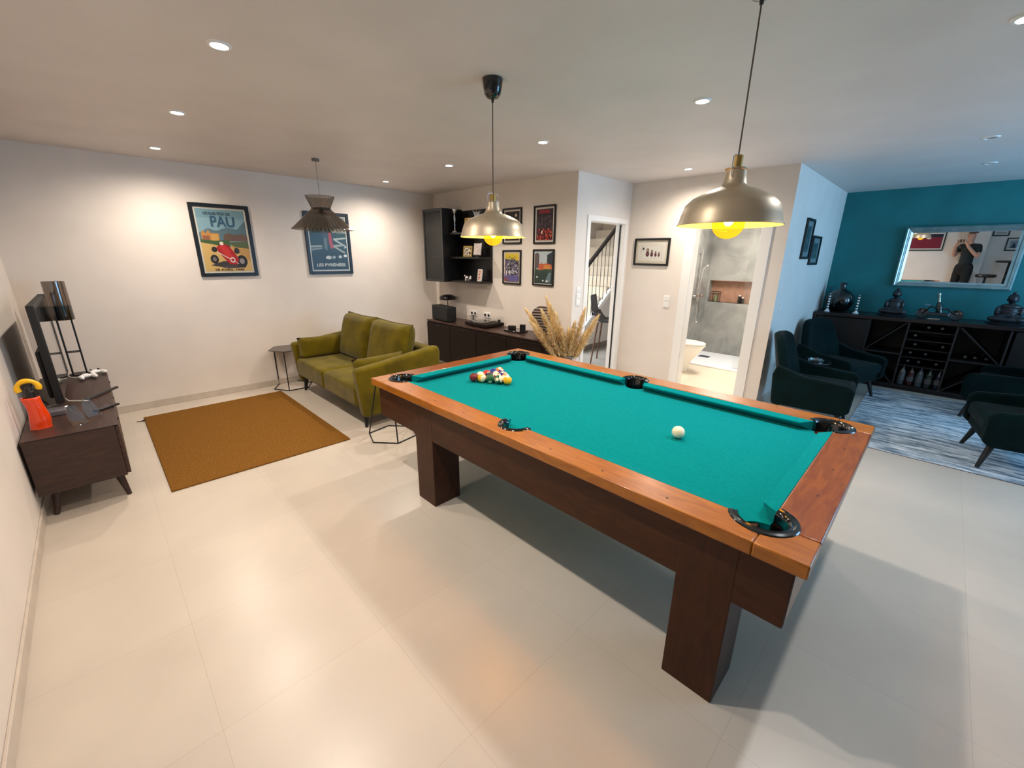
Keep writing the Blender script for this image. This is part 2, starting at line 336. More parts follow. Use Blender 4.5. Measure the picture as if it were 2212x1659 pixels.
FR+=[circ((34,32,34),.22,.2,.085,.075),circ((120,110,104),.22,.2,.04,.035),circ((34,32,34),.8,.17,.12,.1),circ((150,144,140),.8,.17,.055,.048),circ((34,32,34),.25,.36,.06,.045),circ((34,32,34),.72,.34,.06,.05),
 ((176,26,30),[(.3,.4),(.42,.46),(.56,.43),(.66,.32),(.74,.2),(.68,.11),(.52,.12),(.42,.22),(.32,.32)]),((206,48,44),[(.36,.4),(.44,.44),(.54,.38),(.62,.2),(.56,.16),(.48,.24)]),
 ((70,66,70),[(.4,.1),(.7,.09),(.62,.05),(.36,.06)]),((226,210,196),[(.3,.33),(.72,.13),(.72,.12),(.3,.31)]),circ((232,222,210),.6,.19,.055,.045),circ((176,26,30),.6,.19,.035,.026),circ((240,226,210),.42,.46,.04,.03)]
poster('framed_poster','large framed poster of a red racing car lettered PAU, on the back wall',(1.173,YA,1.365),0,.56,.76,
 dict(shapes=FR,text=[('PAU',.52,.8,.15,.5,(52,92,120)),('GRAND PRIX DE',.42,.93,.04,.55,(60,84,100)),('18 AVRIL 1949',.5,.025,.03,.62,(70,40,30))]),fw=.036,margin=.018,paper=(216,210,196))
G=[rect((26,52,54),0,0,1,1),((44,66,74),[(0,.62),(.3,1),(0,1)]),((120,132,132),[(.5,1),(1,1),(1,.62),(.6,.75)]),((70,88,92),[(.55,.8),(1,.92),(1,.8),(.62,.7)]),
 ((150,158,154),[(.6,.74),(.8,.8),(1,.74),(1,.7),(.8,.75),(.64,.7)]),((30,60,54),[(.62,.7),(1,.7),(1,.56),(.7,.58)]),
 ((160,166,160),[(.0,.46),(.3,.47),(.3,.44),(0,.42)]),((130,140,138),[(0,.4),(.32,.43),(.3,.4),(0,.36)]),((176,182,176),[(.62,.6),(.98,.63),(.98,.6),(.72,.575),(.98,.46),(1,.43),(.9,.41),(.94,.45),(.66,.56)]),
 ((150,156,150),[(.62,.48),(.95,.5),(.9,.46),(.7,.44),(.95,.34),(.9,.32),(.6,.44)]),
 ((168,60,64),[(.5,.7),(.58,.72),(.6,.55),(.62,.42),(.55,.4),(.5,.52)]),((60,70,78),[(.3,.75),(.45,.8),(.5,.7),(.42,.6),(.3,.66)]),((20,24,28),[(.36,.86),(.5,.88),(.5,.8),(.38,.8)]),
 ((96,108,108),[(.36,.6),(.46,.62),(.44,.36),(.36,.42)]),((18,36,38),[(0,.3),(.3,.38),(.6,.34),(1,.3),(1,0),(0,0)]),circ((190,196,192),.45,.235,.08,.035),circ((150,158,156),.6,.24,.05,.03),circ((180,186,184),.78,.25,.05,.03),circ((210,214,210),.93,.27,.05,.03)]
poster('framed_poster','framed dark green poster lettered LES PYRÉNÉES, behind the smoked pendant lamp',(2.331,YA,1.367),0,.575,.76,
 dict(shapes=G,text=[('LES PYRÉNÉES',.5,.09,.05,.8,(206,206,196))]),fw=.036,margin=.018,paper=(206,204,196))
def fourp():
    rnd=random.Random(3)
    def crowd(cols,u0,v0,u1,v1,n,s):
        o=[]
        for _ in range(n):
            u=rnd.uniform(u0,u1);v=rnd.uniform(v0,v1); a=rnd.uniform(0,PI); c=rnd.choice(cols)
            o.append((c,[(min(1,max(0,u+s*rnd.uniform(.6,1.3)*math.cos(a+k))),min(1,max(0,v+s*.7*rnd.uniform(.6,1.3)*math.sin(a+k)))) for k in (0,1.6,3.1,4.7)]))
        return o
    A=[rect((46,34,34),0,0,1,1)]+crowd([(96,60,44),(70,48,44),(130,70,44),(60,50,60)],0,0,1,.7,50,.05)+[circ((216,196,168),.78,.86,.07,.05)]
    B=[rect((52,38,46),0,0,1,1),rect((140,30,38),.15,.86,.8,.97),((30,24,30),[(0,.84),(1,.86),(1,.8),(0,.8)])]+crowd([(86,66,76),(60,46,56),(104,84,92)],.05,.35,.95,.8,60,.045)+crowd([(176,50,40),(150,36,34),(196,84,54)],.1,0,1,.36,70,.05)+[((236,232,224),[(.36,.26),(.42,.34),(.44,.26),(.4,.2)])]
    Cc=[rect((120,112,130),0,0,1,1),((226,196,60),[(0,.8),(0,1),(1,1),(1,.74),(.5,.78)])]+crowd([(60,56,72),(160,150,166),(200,196,204),(90,84,104),(40,36,44)],.02,.2,.98,.8,130,.05)+[((90,84,140),[(0,.2),(1,.22),(1,0),(0,0)]),((120,70,76),[(0,.12),(.3,.14),(.3,0),(0,0)])]+crowd([(226,196,60),(120,150,60)],.1,.76,.9,.92,16,.04)
    Dd=[rect((186,198,204),0,0,1,1),((96,84,86),[(0,.45),(0,.92),(.16,.98),(.26,.9),(.26,.5)]),((44,60,70),[(.7,.55),(.7,.9),(1,1),(1,.5)]),((196,96,62),[(.2,.42),(.26,.62),(.34,.62),(.38,.7),(.42,.62),(.7,.64),(.95,.6),(1,.44)]),((206,140,70),[(.5,.44),(.55,.6),(.9,.57),(.9,.44)]),
      ((50,74,60),[(0,.48),(.3,.42),(.6,.46),(1,.46),(1,0),(0,0)]),((36,58,52),[(0,.3),(.5,.38),(1,.3),(1,0),(0,0)]),((96,120,132),[(.8,.34),(.95,.36),(.9,.04),(.6,.04)])]+[circ((232,232,226),.16,.2,.05,.025),circ((220,222,220),.5,.09,.05,.025),circ((226,226,222),.72,.08,.06,.03)]
    P=[('picture of a dark night scene, partly hidden by the hanging brass lamp',4.03,1.765,A,None),
       ('picture with red banner above a red crowd, upper right of four',3.484,1.76,B,None),
       ('picture with yellow sky over a grey crowd, lower left of four',4.03,1.26,Cc,('14-89',.5,.32,.06,.86,(236,232,236))),
       ('picture of an orange castle above dark green trees, lower right of four',3.484,1.268,Dd,None)]
    for l,y,z,s,tx in P:
        poster('framed_picture','black framed '+l,(XB,y,z),R(-90),.338,.428,dict(shapes=s,text=[tx] if tx else []),fw=.018,margin=.022 if s is not Dd else .008,paper=(222,212,202),group='four pictures right of the wall cabinet')
fourp()
def dolls():
    S=[rect((226,222,212),0,0,1,1)]
    S+=[rect((150,130,90),.12,.12,.88,.125),rect((150,130,90),.12,.875,.88,.88),rect((150,130,90),.12,.12,.125,.88),rect((150,130,90),.875,.12,.88,.88)]
    for u,hh in((.36,.46),(.52,.37),(.66,.3),(.78,.26)):
        S+=[circ((58,34,34),u,.25+hh*.3,hh*.14,hh*.32),circ((58,34,34),u,.25+hh*.74,hh*.1,hh*.24),circ((206,170,140),u,.25+hh*.74,hh*.05,hh*.12),circ((140,60,70),u,.25+hh*.3,hh*.07,hh*.15)]
    S+=[circ((70,70,80),.2,.68,.035,.07)]
    poster('framed_print','black framed print of four nesting dolls, on the wall left of the bathroom door',(XD,2.678,1.518),R(-90),.475,.325,dict(shapes=S),fw=.024,margin=.03,paper=(214,206,186))
dolls()
for x,z,w_,h_,l in((5.94,1.613,.36,.435,'black framed tall grey print, the higher of two beside the teal wall'),(6.42,1.545,.44,.335,'black framed grey print, the lower of two, nearer the teal corner')):
    poster('framed_print',l,(x,YE,z),0,w_,h_,dict(shapes=[rect((92,104,112),0,0,1,1),rect((66,76,84),.15,.1,.85,.9),((110,122,130),[(.3,.2),(.5,.8),(.7,.3)])]),fw=.026,margin=.05,paper=(170,182,190),group='two small prints on the lounge wall')
# plates
def plate(name,label,loc,rz,w,h,n=1,kind='switch',vert=True,cat='switch'):
    t=thing(name,label,cat,loc,rz); MB().box((-w/2,-.008,-h/2),(w/2,0,h/2)).build('plate',WHITEP,t,bev=.003)
    for i in range(n):
        zc=(h/n*(i+.5)-h/2) if vert else 0; xc=0 if vert else (w/n*(i+.5)-w/2)
        if kind=='switch': MB().box((xc-.026,-.013,zc-.026),(xc+.026,-.007,zc+.026)).build('rocker',WHITEL,t,bev=.003)
        else:
            MB().lathe([(.02,0),(.021,.004),(.018,.005),(.017,-.0)],(xc,-.008,zc),20,M=Matrix.Rotation(R(90),3,'X')).build('socket',mat('socket_recess',(120,116,112),.5),t)
plate('light_switch','tall white triple switch plate on the wall left of the stair doorway',(4.09,YC,1.165),0,.075,.225,3)
plate('light_switch','small white double switch plate under the nesting dolls print',(XD,2.41,1.085),R(-90),.08,.15,2)
plate('light_switch','thin white switch on the blue lit wall behind the green armchair',(5.361,YE,1.096),0,.08,.08,1)
plate('wall_socket','white double socket above the sideboard, nearer the black speaker',(XB,4.83,.80),R(-90),.15,.08,2,'socket',False,'socket')
plate('wall_socket','white double socket above the turntable, nearer the framed pictures',(XB,4.53,.80),R(-90),.15,.08,2,'socket',False,'socket')
plate('wall_socket','white socket plate on the left wall behind the television',(XL,3.3,.83),R(90),.15,.08,2,'socket',False,'socket')
# ---------------------------------------------------------------- ceiling lights
def downlight(x,y,label,on=True):
    t=thing('downlight',label,'ceiling light',(x,y,H),0,'recessed ceiling spotlights')
    MB().lathe([(.033,-.001),(.036,-.008),(.046,-.007),(.05,0)],n=32,cap=False).build('trim_ring',WHITEP,t)
    MB().lathe([(0,-.004),(.034,-.004)],n=32,cap=False).build('lens',mat('lens_on',(255,250,240),.4,emit=(255,246,232),es=40) if on else mat('lens_off',(120,124,128),.3),t,smooth=0)
    if on:
        l=bpy.data.lights.new('spot_beam','SPOT'); l.energy=DOWN_P; l.color=(1,.875,.745) if y>1.5 else ((1,.92,.83) if y>.3 else (.93,.96,1)); l.spot_size=R(165); l.spot_blend=1; l.shadow_soft_size=.035
        o=bpy.data.objects.new('spot_beam',l); o.location=(0,0,-.02); o.parent=t; COL.objects.link(o)
for x,y,l in((.623,2.504,'brightest recessed spotlight at the upper left of the ceiling'),(.636,3.807,'recessed spotlight, middle of the left row above the television side'),(.65,5.158,'recessed spotlight nearest the back wall in the left row'),
    (2.9,5.204,'small recessed spotlight nearest the back wall above the sofa'),(2.87,3.84,'recessed spotlight left of the hanging brass lamp cable, near the wall cabinet'),(2.84,2.531,'recessed spotlight right of the farther brass lamp cable'),
    (2.79,1.236,'recessed spotlight left of the nearer brass lamp cable'),(4.66,2.125,'small recessed spotlight in front of the bathroom door'),(2.75,-.01,'recessed spotlight at the upper right edge of the picture'),
    (.64,1.2,'recessed spotlight just above the viewer in the left row')): downlight(x,y,l)
downlight(5.04,-.012,'unlit recessed spotlight on the blue part of the ceiling',False)
downlight(6.3,-.06,'unlit recessed spotlight closest to the teal wall',False)
BRASSY=noisy('champagne_metal',(192,176,152),(176,160,136),(1,1,1),8,3,.42,metal=.6)
def pendant(x,y,zr,label,s=1.0):
    t=thing('pendant_lamp',label,'pendant lamp',(x,y,H),0,'two brass dome lamps over the pool table'); z=zr-H
    MB().lathe([(.001,0),(.052,0),(.055,-.004),(.05,-.04),(.042,-.075),(.03,-.088),(.008,-.092),(.006,-.11)],n=32).build('ceiling_rose',BLACKG,t)
    MB().cyl((0,0,-.1),(0,0,z+.215),.0028,n=8).build('cable',mat('cable_brown',(92,78,66),.6),t)
    prof=[(.19,0),(.184,.012),(.178,.035),(.166,.07),(.142,.092),(.09,.117),(.052,.128),(.042,.142),(.038,.165),(.036,.185)]
    out=[(r*s,zz+z) for r,zz in prof]; inn=[(max(r*s-.0022,.001),zz+z-.001) for r,zz in prof]
    MB().lathe(out,n=64,cap=False).build('shade',BRASSY,t,smooth=60)
    MB().lathe(inn,n=64,cap=False).build('shade_lining',mat('cream_lining',(250,238,190),.5),t,smooth=60)
    MB().lathe([(.036,z+.185),(.038,z+.187),(.038,z+.19),(.0,z+.19)],n=32,cap=False).build('neck_cap',BRASSY,t)
    MB().cyl((0,0,z+.19),(0,0,z+.232),.017).build('socket',mat('brass',(196,160,96),.25,metal=1),t,bev=.002)
    b=MB()
    for a in (0,PI):
        b.tube([(.041*math.cos(a),.041*math.sin(a),z+.16),(.041*math.cos(a),.041*math.sin(a),z+.215),(.034*math.cos(a),.034*math.sin(a),z+.23),(0,0,z+.234)],.0018,6)
    b.build('bracket',CHROME,t)
    AMB=bpy.data.materials.get('amber_bulb')
    if not AMB:
        AMB=bpy.data.materials.new('amber_bulb'); AMB.use_nodes=True; N=AMB.node_tree.nodes; L=AMB.node_tree.links; p=N['Principled BSDF']; N.remove(p)
        tr=N.new('ShaderNodeBsdfTransparent'); tr.inputs[0].default_value=(1,.62,.12,1); em=N.new('ShaderNodeEmission'); em.inputs[0].default_value=(1,.62,.03,1); em.inputs[1].default_value=.55
        ad=N.new('ShaderNodeAddShader'); L.new(tr.outputs[0],ad.inputs[0]); L.new(em.outputs[0],ad.inputs[1]); L.new(ad.outputs[0],N['Material Output'].inputs[0])
    zb=z+.005
    MB().ell((0,0,zb),(.055,.055,.052),28).build('bulb',AMB,t)
    MB().ell((0,0,zb+.012),(.017,.017,.02),16).build('filament',mat('filament',(255,250,235),.5,emit=(255,236,190),es=60),t)
    MB().cyl((0,0,zb+.05),(0,0,z+.14),.014).build('lamp_base',CHROME,t)
    l=bpy.data.lights.new('bulb_light','POINT'); l.energy=PEND_P; l.color=(1,.66,.25); l.shadow_soft_size=.03
    o=bpy.data.objects.new('bulb_light',l); o.location=(0,0,zb+.04); o.parent=t; COL.objects.link(o)
pendant(1.721,1.9,1.714,'brass dome pendant lamp over the far end of the pool table, black ceiling rose')
pendant(1.72,.608,1.724,'large brass dome pendant lamp closest to the viewer, in front of the bathroom door',.94)
def smoked():
    t=thing('pendant_lamp','smoked fluted glass pendant lamp hanging in front of the green poster','pendant lamp',(1.804,4.562,H))
    MB().lathe([(0,0),(.035,0),(.035,-.022),(.0,-.024)],n=24).build('ceiling_rose',mat('grey_metal',(120,116,112),.35,metal=.6),t)
    MB().cyl((0,0,-.02),(0,0,-.47),.002,n=6).build('cable',mat('cable_grey',(120,112,104),.6),t)
    n=44
    def ring(r0,z0,r1,z1,nm):
        mb=MB()
        for k in range(n):   # pleated tubes fused into one fluted body
            a=2*PI*k/n; w=PI/n*.98
            def f(u,v,a=a,w=w):
                r=r0+(r1-r0)*v; z=z0+(z1-z0)*v; th=2*PI*u; rr=r*w*.9
                return ((r+rr*.5*math.cos(th))*math.cos(a)-rr*math.sin(th)*math.sin(a),(r+rr*.5*math.cos(th))*math.sin(a)+rr*math.sin(th)*math.cos(a),z)
            mb.grid(f,8,1,True)
        mb.build(nm,SMOKE,t,weld=False,smooth=60)
    ring(.135,-.335,.085,-.45,'upper_glass'); ring(.088,-.455,.29,-.65,'shade')
    MB().lathe([(.088,-.445),(.092,-.448),(.092,-.458),(.088,-.46)],n=32).build('collar',mat('dark_collar',(50,46,44),.3,metal=.6),t)
    MB().cyl((0,0,-.44),(0,0,-.5),.02).build('socket',METALB,t); MB().ell((0,0,-.53),(.03,.03,.035)).build('bulb',CLEAR,t)
smoked()
# ---------------------------------------------------------------- pool table
def pool_table():
    X0,Y0,W,L=1.165,.085,1.35,2.375; ZT=.855
    t=thing('pool_table','wooden pool table with teal cloth and black pocket rims, in the middle of the room','pool table',(X0,Y0,0))
    Lc=.135; c=.15; rc=.075; my=L/2; sx=.128; rs=.066; wd=.13
    def arc(cx,cy,r,a0,a1,n=14): return [(cx+r*math.cos(R(a0+(a1-a0)*i/n)),cy+r*math.sin(R(a0+(a1-a0)*i/n))) for i in range(n+1)]
    def mir(p,fx,fy): return [((W-x) if fx else x,(L-y) if fy else y) for x,y in p]
    a_=math.degrees(math.acos((c-Lc)/rc))
    corner=[(0,0),(Lc,0)]+arc(c,c,rc,180+a_,270-a_+0,10)[::-1][0:0]+arc(c,c,rc,-(180-a_) if 0 else 180+a_,180+(90-a_),10)+[(0,Lc)]
    a0=180+a_; a1=270-a_
    corner=[(0,0),(Lc,0)]+arc(c,c,rc,a0,a1,10)+[(0,Lc)]
    for fx in(0,1):
        for fy in(0,1):
            MB().prism(mir(corner,fx,fy),ZT-.045,ZT).build('rail_corner',TWOOD_TOP,t,bev=.006,seg=3)
    # long rails (half): from y=Lc to side pocket and on
    ae=math.degrees(math.asin((c-wd)/rc)); 
    e1=arc(c,c,rc,180-math.degrees(math.asin(-(c-Lc)/rc))*0-0,90+ae,8)
    e1=[(c+rc*math.cos(R(a)),c+rc*math.sin(R(a))) for a in [180+math.degrees(math.asin((c-Lc)/rc))*-0 - i*(90-ae)/8 for i in range(9)]]
    st=(c-math.sqrt(rc*rc-(c-Lc)**2),Lc)
    inner=[st]+e1
    bs=math.degrees(math.acos((sx-wd)/rs)) if abs(sx-wd)<rs else 90
    side=[(sx+rs*math.cos(R(a)),my+rs*math.sin(R(a))) for a in [270-i*180/14 for i in range(15)]]
    side=[p for p in side if p[0]<=wd]
    long=[(0,Lc)]+inner+side+[(x,L-y) for x,y in inner[::-1]]+[(0,L-Lc)]
    rails=[]
    for fx in(0,1):
        o=MB().prism(mir(long,fx,0),ZT-.045,ZT).build('long_rail',TWOOD_TOP,t,bev=.006,seg=3)
        for k in(.17,.275,.38,.62,.725,.83):
            xx=.042 if not fx else W-.042
            MB().lathe([(0,.0),(.0045,.0)],(xx,L*k,ZT+.0006),12,cap=False).build('sight',BLACKM,o)
    innerx=[(y,x) for x,y in inner]
    short=[(Lc,0)]+innerx+[(W-x,y) for x,y in innerx[::-1]]+[(W-Lc,0)]
    for fy in(0,1):
        o=MB().prism(mir(short,0,fy),ZT-.045,ZT).build('end_rail',TWOOD_END,t,bev=.006,seg=3)
        for k in(.31,.5,.69):
            MB().lathe([(0,.0),(.0045,.0)],(W*k,.06 if not fy else L-.06,ZT+.0006),12,cap=False).build('sight',BLACKM,o)
    # aprons: long ones lean inward to the legs
    zb=.603; it,ib=.034,.034
    for fx in(0,1):
        s=(lambda x:W-x) if fx else (lambda x:x)
        MB().prism([(s(it),ZT-.044),(s(ib),zb),(s(ib+.022),zb),(s(it+.022),ZT-.044)],.03,L-.03,'y').build('side_apron',TWOOD,t,bev=.004)
    for fy in(0,1):
        y0=.03 if not fy else L-.052
        MB().prism([(it+.001,ZT-.045),(ib+.001,zb+.001),(W-ib-.001,zb+.001),(W-it-.001,ZT-.045)],y0,y0+.022,'y').build('end_apron',TWOOD_END,t,bev=.004)
    # legs
    for x in(ib-.001,W-ib-.183):
        for y in(.166,1.754):
            MB().box((x,y,.181),(x+.184,y+.174,.8)).build('leg',TWOODV,t,bev=.004)
    # bed with pocket cut-outs
    bz=.806; q=.132
    bed=[]
    def cornerarc(cx,cy,r,s0,s1): return arc(cx,cy,r,s0,s1,8)
    bed+=arc(c-.012,c-.012,.07,90,0,8)
    bed+=arc(W-c+.012,c-.012,.07,180,90,8)
    bed+=arc(W-sx+.012,my,.062,-90,-270,10)
    bed+=arc(W-c+.012,L-c+.012,.07,270,180,8)
    bed+=arc(c-.012,L-c+.012,.07,0,-90,8)
    bed+=arc(sx-.012,my,.062,90,-90,10)
    o=MB().prism(bed,bz-.03,bz).build('cloth_bed',FELT,t,smooth=0)
    # cushions
    prof=[(0,ZT-.002),(.047,ZT-.009),(.05,ZT-.014),(.046,ZT-.021),(.012,bz),(0,bz)]
    def cushion(fn,s0,s1,e0,e1):
        mb=MB(); vs=[]
        for s,e,sg in((s0,e0,1),(s1,e1,-1)):
            for d,z in prof: vs.append(fn(d,s+sg*e*d,z))
        n=len(prof); mb.add(vs,[tuple(range(n)),tuple(range(n,2*n))[::-1]]+[(i,(i+1)%n,n+(i+1)%n,n+i) for i in range(n)])
        mb.build('cushion',FELT,t,smooth=0,bev=.0015,seg=1)
    cs=c+.068
    for fx in(0,1):
        fn=lambda d,s,z,fx=fx:((W-wd-d) if fx else (wd+d),s,z)
        cushion(fn,cs,my-.066,.95,.35); cushion(fn,my+.066,L-cs,.35,.95)
    for fy in(0,1):
        fn=lambda d,s,z,fy=fy:(s,(L-wd-d) if fy else (wd+d),z)
        cushion(fn,cs,W-cs,.95,.95)
    # pocket liners
    def liner(cx,cy,r,ro,mid,half):
        mb=MB(); n=36; pr=[(r-.004,bz-.09),(r-.002,ZT-.012),(r+.004,ZT+.001),(r+.010,ZT+.006),(r+.016,ZT+.003),(r+.021,ZT+.006),(ro-.004,ZT+.004),(ro,ZT-.002),(ro-.004,ZT-.012),(r+.01,ZT-.03),(r+.004,bz-.09)]
        k=len(pr); vs=[]
        for i in range(n+1):
            a=R(mid-half+2*half*i/n)
            for rr,z in pr: vs.append((cx+rr*math.cos(a),cy+rr*math.sin(a),z))
        fs=[(i*k+j,(i+1)*k+j,(i+1)*k+(j+1)%k,i*k+(j+1)%k) for i in range(n) for j in range(k)]+[tuple(range(k)),tuple(n*k+j for j in range(k))[::-1]]
        mb.add(vs,fs); mb.build('pocket_rim',BLACKG,t)
        MB().lathe([(0,bz-.1),(r-.003,bz-.1),(r+.004,bz-.02)],(cx,cy,0),28,cap=False).build('pocket_cup',BLACKM,t)
    for fx,fy,md in((0,0,225),(1,0,315),(1,1,45),(0,1,135)):
        liner(W-c if fx else c,L-c if fy else c,rc-.012,.098,md,118)
    liner(sx,my,rs-.008,.088,180,96); liner(W-sx,my,rs-.008,.088,0,96)
    K=1.127; Mk=Matrix.Translation((0,0,1.606*(1-K)))@Matrix.Scale(K,4)
    for ch in t.children_recursive: ch.data.transform(Mk)
    t.location=(X0*K,Y0*K,0)
    return 1.606+(bz-1.606)*K
BZ=pool_table()
def ballmat(col,stripe):
    nm='ball_%d_%d_%d_%d'%(*col,stripe)
    if nm in MATS: return MATS[nm]
    m=mat(nm,col,.08,coat=.5); N,L,b=nodes(m); tc=N.new('ShaderNodeTexCoord'); sp=N.new('ShaderNodeSeparateXYZ'); L.new(tc.outputs['Object'],sp.inputs[0])
    def circle(ax,sgn,r):
        ds=N.new('ShaderNodeVectorMath'); ds.operation='DISTANCE'; p=[0,0,0]; p[ax]=sgn*.033; ds.inputs[1].default_value=p; L.new(tc.outputs['Object'],ds.inputs[0])
        lt=N.new('ShaderNodeMath'); lt.operation='LESS_THAN'; lt.inputs[1].default_value=r; L.new(ds.outputs['Value'],lt.inputs[0]); return lt.outputs[0]
    cur=None; W_=(*lin((238,226,196)),1)
    if stripe:
        ab=N.new('ShaderNodeMath'); ab.operation='ABSOLUTE'; L.new(sp.outputs['Z'],ab.inputs[0]); gt=N.new('ShaderNodeMath'); gt.operation='GREATER_THAN'; gt.inputs[1].default_value=.0165; L.new(ab.outputs[0],gt.inputs[0])
        mx=N.new('ShaderNodeMix'); mx.data_type='RGBA'; mx.inputs[6].default_value=(*lin(col),1); mx.inputs[7].default_value=W_; L.new(gt.outputs[0],mx.inputs[0]); cur=mx.outputs[2]
    for sg in(1,-1):
        mx=N.new('ShaderNodeMix'); mx.data_type='RGBA'; mx.inputs[7].default_value=W_
        if cur: L.new(cur,mx.inputs[6])
        else: mx.inputs[6].default_value=(*lin(col),1)
        L.new(circle(0,sg,.0135),mx.inputs[0]); cur=mx.outputs[2]
    L.new(cur,b.inputs['Base Color']); return m
def balls():
    r=.033; ax,ay=2.045,2.105; d=2*r*1.003
    Yl,Bl,Rd,Pu,Or,Gr,Ma,Bk=(240,180,10),(20,40,130),(196,30,20),(70,30,100),(230,110,20),(10,84,50),(110,14,24),(14,14,16)
    nm={Yl:'yellow',Bl:'blue',Rd:'red',Pu:'purple',Or:'orange',Gr:'dark green',Ma:'maroon',Bk:'black'}
    rows=[[(Yl,0)],[(Bk,0),(Or,1)],[(Gr,0),(Ma,1),(Bl,1)],[(Yl,1),(Gr,1),(Pu,1),(Pu,0)],[(Ma,0),(Rd,1),(Rd,0),(Bl,0),(Or,0)]]
    rows[1][0]=(Gr,1); rows[3][1]=(Bk,0)
    side=['at the front tip of the rack','in the second row, left','in the second row, right','in the third row, left','in the middle of the rack','in the third row, right','in the fourth row, left end','in the fourth row, second from left','in the fourth row, third from left','in the fourth row, right end','at the left corner of the rack','second along the back row from the left','in the middle of the back row','fourth along the back row from the left','at the far right corner of the rack']
    k=0; me={}
    rn=random.Random(5)
    for i,row in enumerate(rows):
        for j,(c,s) in enumerate(row):
            x=ax+(j-i/2)*d; y=ay+i*d*math.sqrt(3)/2
            mb=MB().ell((0,0,0),(r,r,r),28); o=mb.build('pool_ball',ballmat(c,s),None,smooth=180); o.location=(x,y,BZ+r+.0005)
            o.rotation_euler=(rn.uniform(0,6.3),rn.uniform(0,6.3),rn.uniform(0,6.3))
            if (i,j)==(0,0): o.rotation_euler=(0,R(80),R(45))
            if s: o.rotation_euler=(R(62+8*k),R(15*k),R(20))
            tag(o,('striped ' if s else 'solid ')+nm[c]+(' and white' if s else '')+' pool ball '+side[k],'pool ball','racked pool balls'); k+=1
    o=MB().ell((0,0,0),(r,r,r),32).build('cue_ball',mat('cue_white',(246,238,208),.1,coat=.5),None,smooth=180); o.location=(2.035,.812,BZ+r+.0005)
    tag(o,'single white cue ball lying alone on the teal cloth','pool ball')
balls()
# ---------------------------------------------------------------- rugs
def rugs():
    o=MB().box((-.645,-.965,0),(.645,.965,.012)).build('area_rug',COIR,None,bev=.004,loc=(.765,4.465,0)); tag(o,'mustard brown woven rug on the tiles between sofa and television','rug')
    t=thing('area_rug','faded blue grey rug under the green armchairs','rug',(5.95,-.55,0))
    MB().box((-1.27,-1.5,0),(1.1,.95,.004)).build('pile',RUGM,t,bev=.003)
    MB().box((-1.277,-1.5,0),(-1.27,.95,.0038)).build('edge_binding',mat('rug_binding',(96,84,84),.9),t)
rugs()
# ---------------------------------------------------------------- sofa
def sofa():
    t=thing('sofa','olive green velvet two seat sofa against the sideboard, facing the television','sofa',(1.58,4.48,0),R(-90))
    W=1.78; D=.9
    # local: x along width (+x toward viewer), -y front; here y grows to the back
    def rb(nm,a,b,bev=.03,m=VELV,seg=4): return MB().box(a,b).build(nm,m,t,bev=bev,seg=seg)
    rb('base',(-W/2+.04,.05,.17),(W/2-.04,D-.04,.30),.02)
    for x0,x1 in((-W/2+.1,-.004),(.004,W/2-.1)):
        mb=MB()
        def f(u,v,w_): pass
        n=10; x=lambda i:x0+(x1-x0)*i/n
        mb.box((x0,0,.2),(x1,.66,.425)); mb.build('seat_cushion',VELV,t,bev=.045,seg=5)
    # backrest
    mb=MB(); mb.prism([(D-.2,.22),(D-.13,.70),(D-.02,.70),(D,.22)],-W/2+.08,W/2-.08,'x'); mb.build('backrest',VELV,t,bev=.03,seg=4)
    for s in(-1,1):
        x0,x1=sorted((s*(W/2-.11),s*W/2))
        mb=MB(); mb.prism([(.03,.12),(-.02,.60),(.3,.635),(D,.71),(D+.02,.64),(D,.12)],x0,x1,'x')
        mb.build('armrest',VELV,t,bev=.035,seg=4)
        p=pillow(.56,.26,.13,10); o=p.build('arm_cushion',VELV,t,smooth=180); o.rotation_euler=(R(90)-R(6)*0,0,R(90)); o.location=(s*(W/2-.175),.3,.54); o.rotation_euler=(R(90),R(0),R(90)+s*R(3))
    for s in(-1,1):
        p=pillow(.76,.56,.24,14,4,.38); o=p.build('back_cushion',VELV,t,smooth=180); o.rotation_euler=(R(76),0,0); o.location=(s*.37,.62,.655)
        n=48; pts=[]
        for i in range(n):
            a=2*PI*i/n; cx,cy=math.cos(a),math.sin(a); k=max(abs(cx),abs(cy)); x,y=cx/k,cy/k
            pts.append((x*.38*(1-.05*(1-abs(y)**2)*(abs(x)**6)),y*.28*(1-.05*(1-abs(x)**2)*(abs(y)**6)),0))
        MB().tube(pts,.006,6,True).build('piping',VELV2,o)
    for x in(-W/2+.1,W/2-.1):
        for y in(.09,D-.1):
            MB().cyl((x,y,.18),(x+(.02 if x>0 else -.02),y+(-.02 if y<.5 else .02),0),.028,.014,12).build('leg',BLACKM,t)
sofa()
def hextable(loc,rz,label,top,tr=1):
    t=thing('side_table',label,'side table',loc,rz,'black hexagonal side tables beside the sofa'); r=.225; rod=.006
    P=lambda k,z,rr=r:(rr*math.cos(R(60*k)),rr*math.sin(R(60*k)),z)
    MB().tube([P(k,rod) for k in range(6)],rod,8,True).build('base_ring',METALB,t)
    mb=MB().prism([P(k,0,r*tr)[:2] for k in range(6)],.485,.497); mb.build('table_top',top,t,bev=.002)
    for k in(0,2,4):
        MB().tube([P(k,rod),P(k,.485,r*tr)],rod,8).build('leg',METALB,t)
hextable((1.60,5.573,0),R(0),'black hexagonal wire side table at the far arm of the sofa by the back wall',mat('grey_top',(86,78,74),.4))
hextable((1.745,3.335,0),R(12),'black hexagonal wire side table base between the sofa and the pool table',mat('grey_top',(86,78,74),.4),.55)
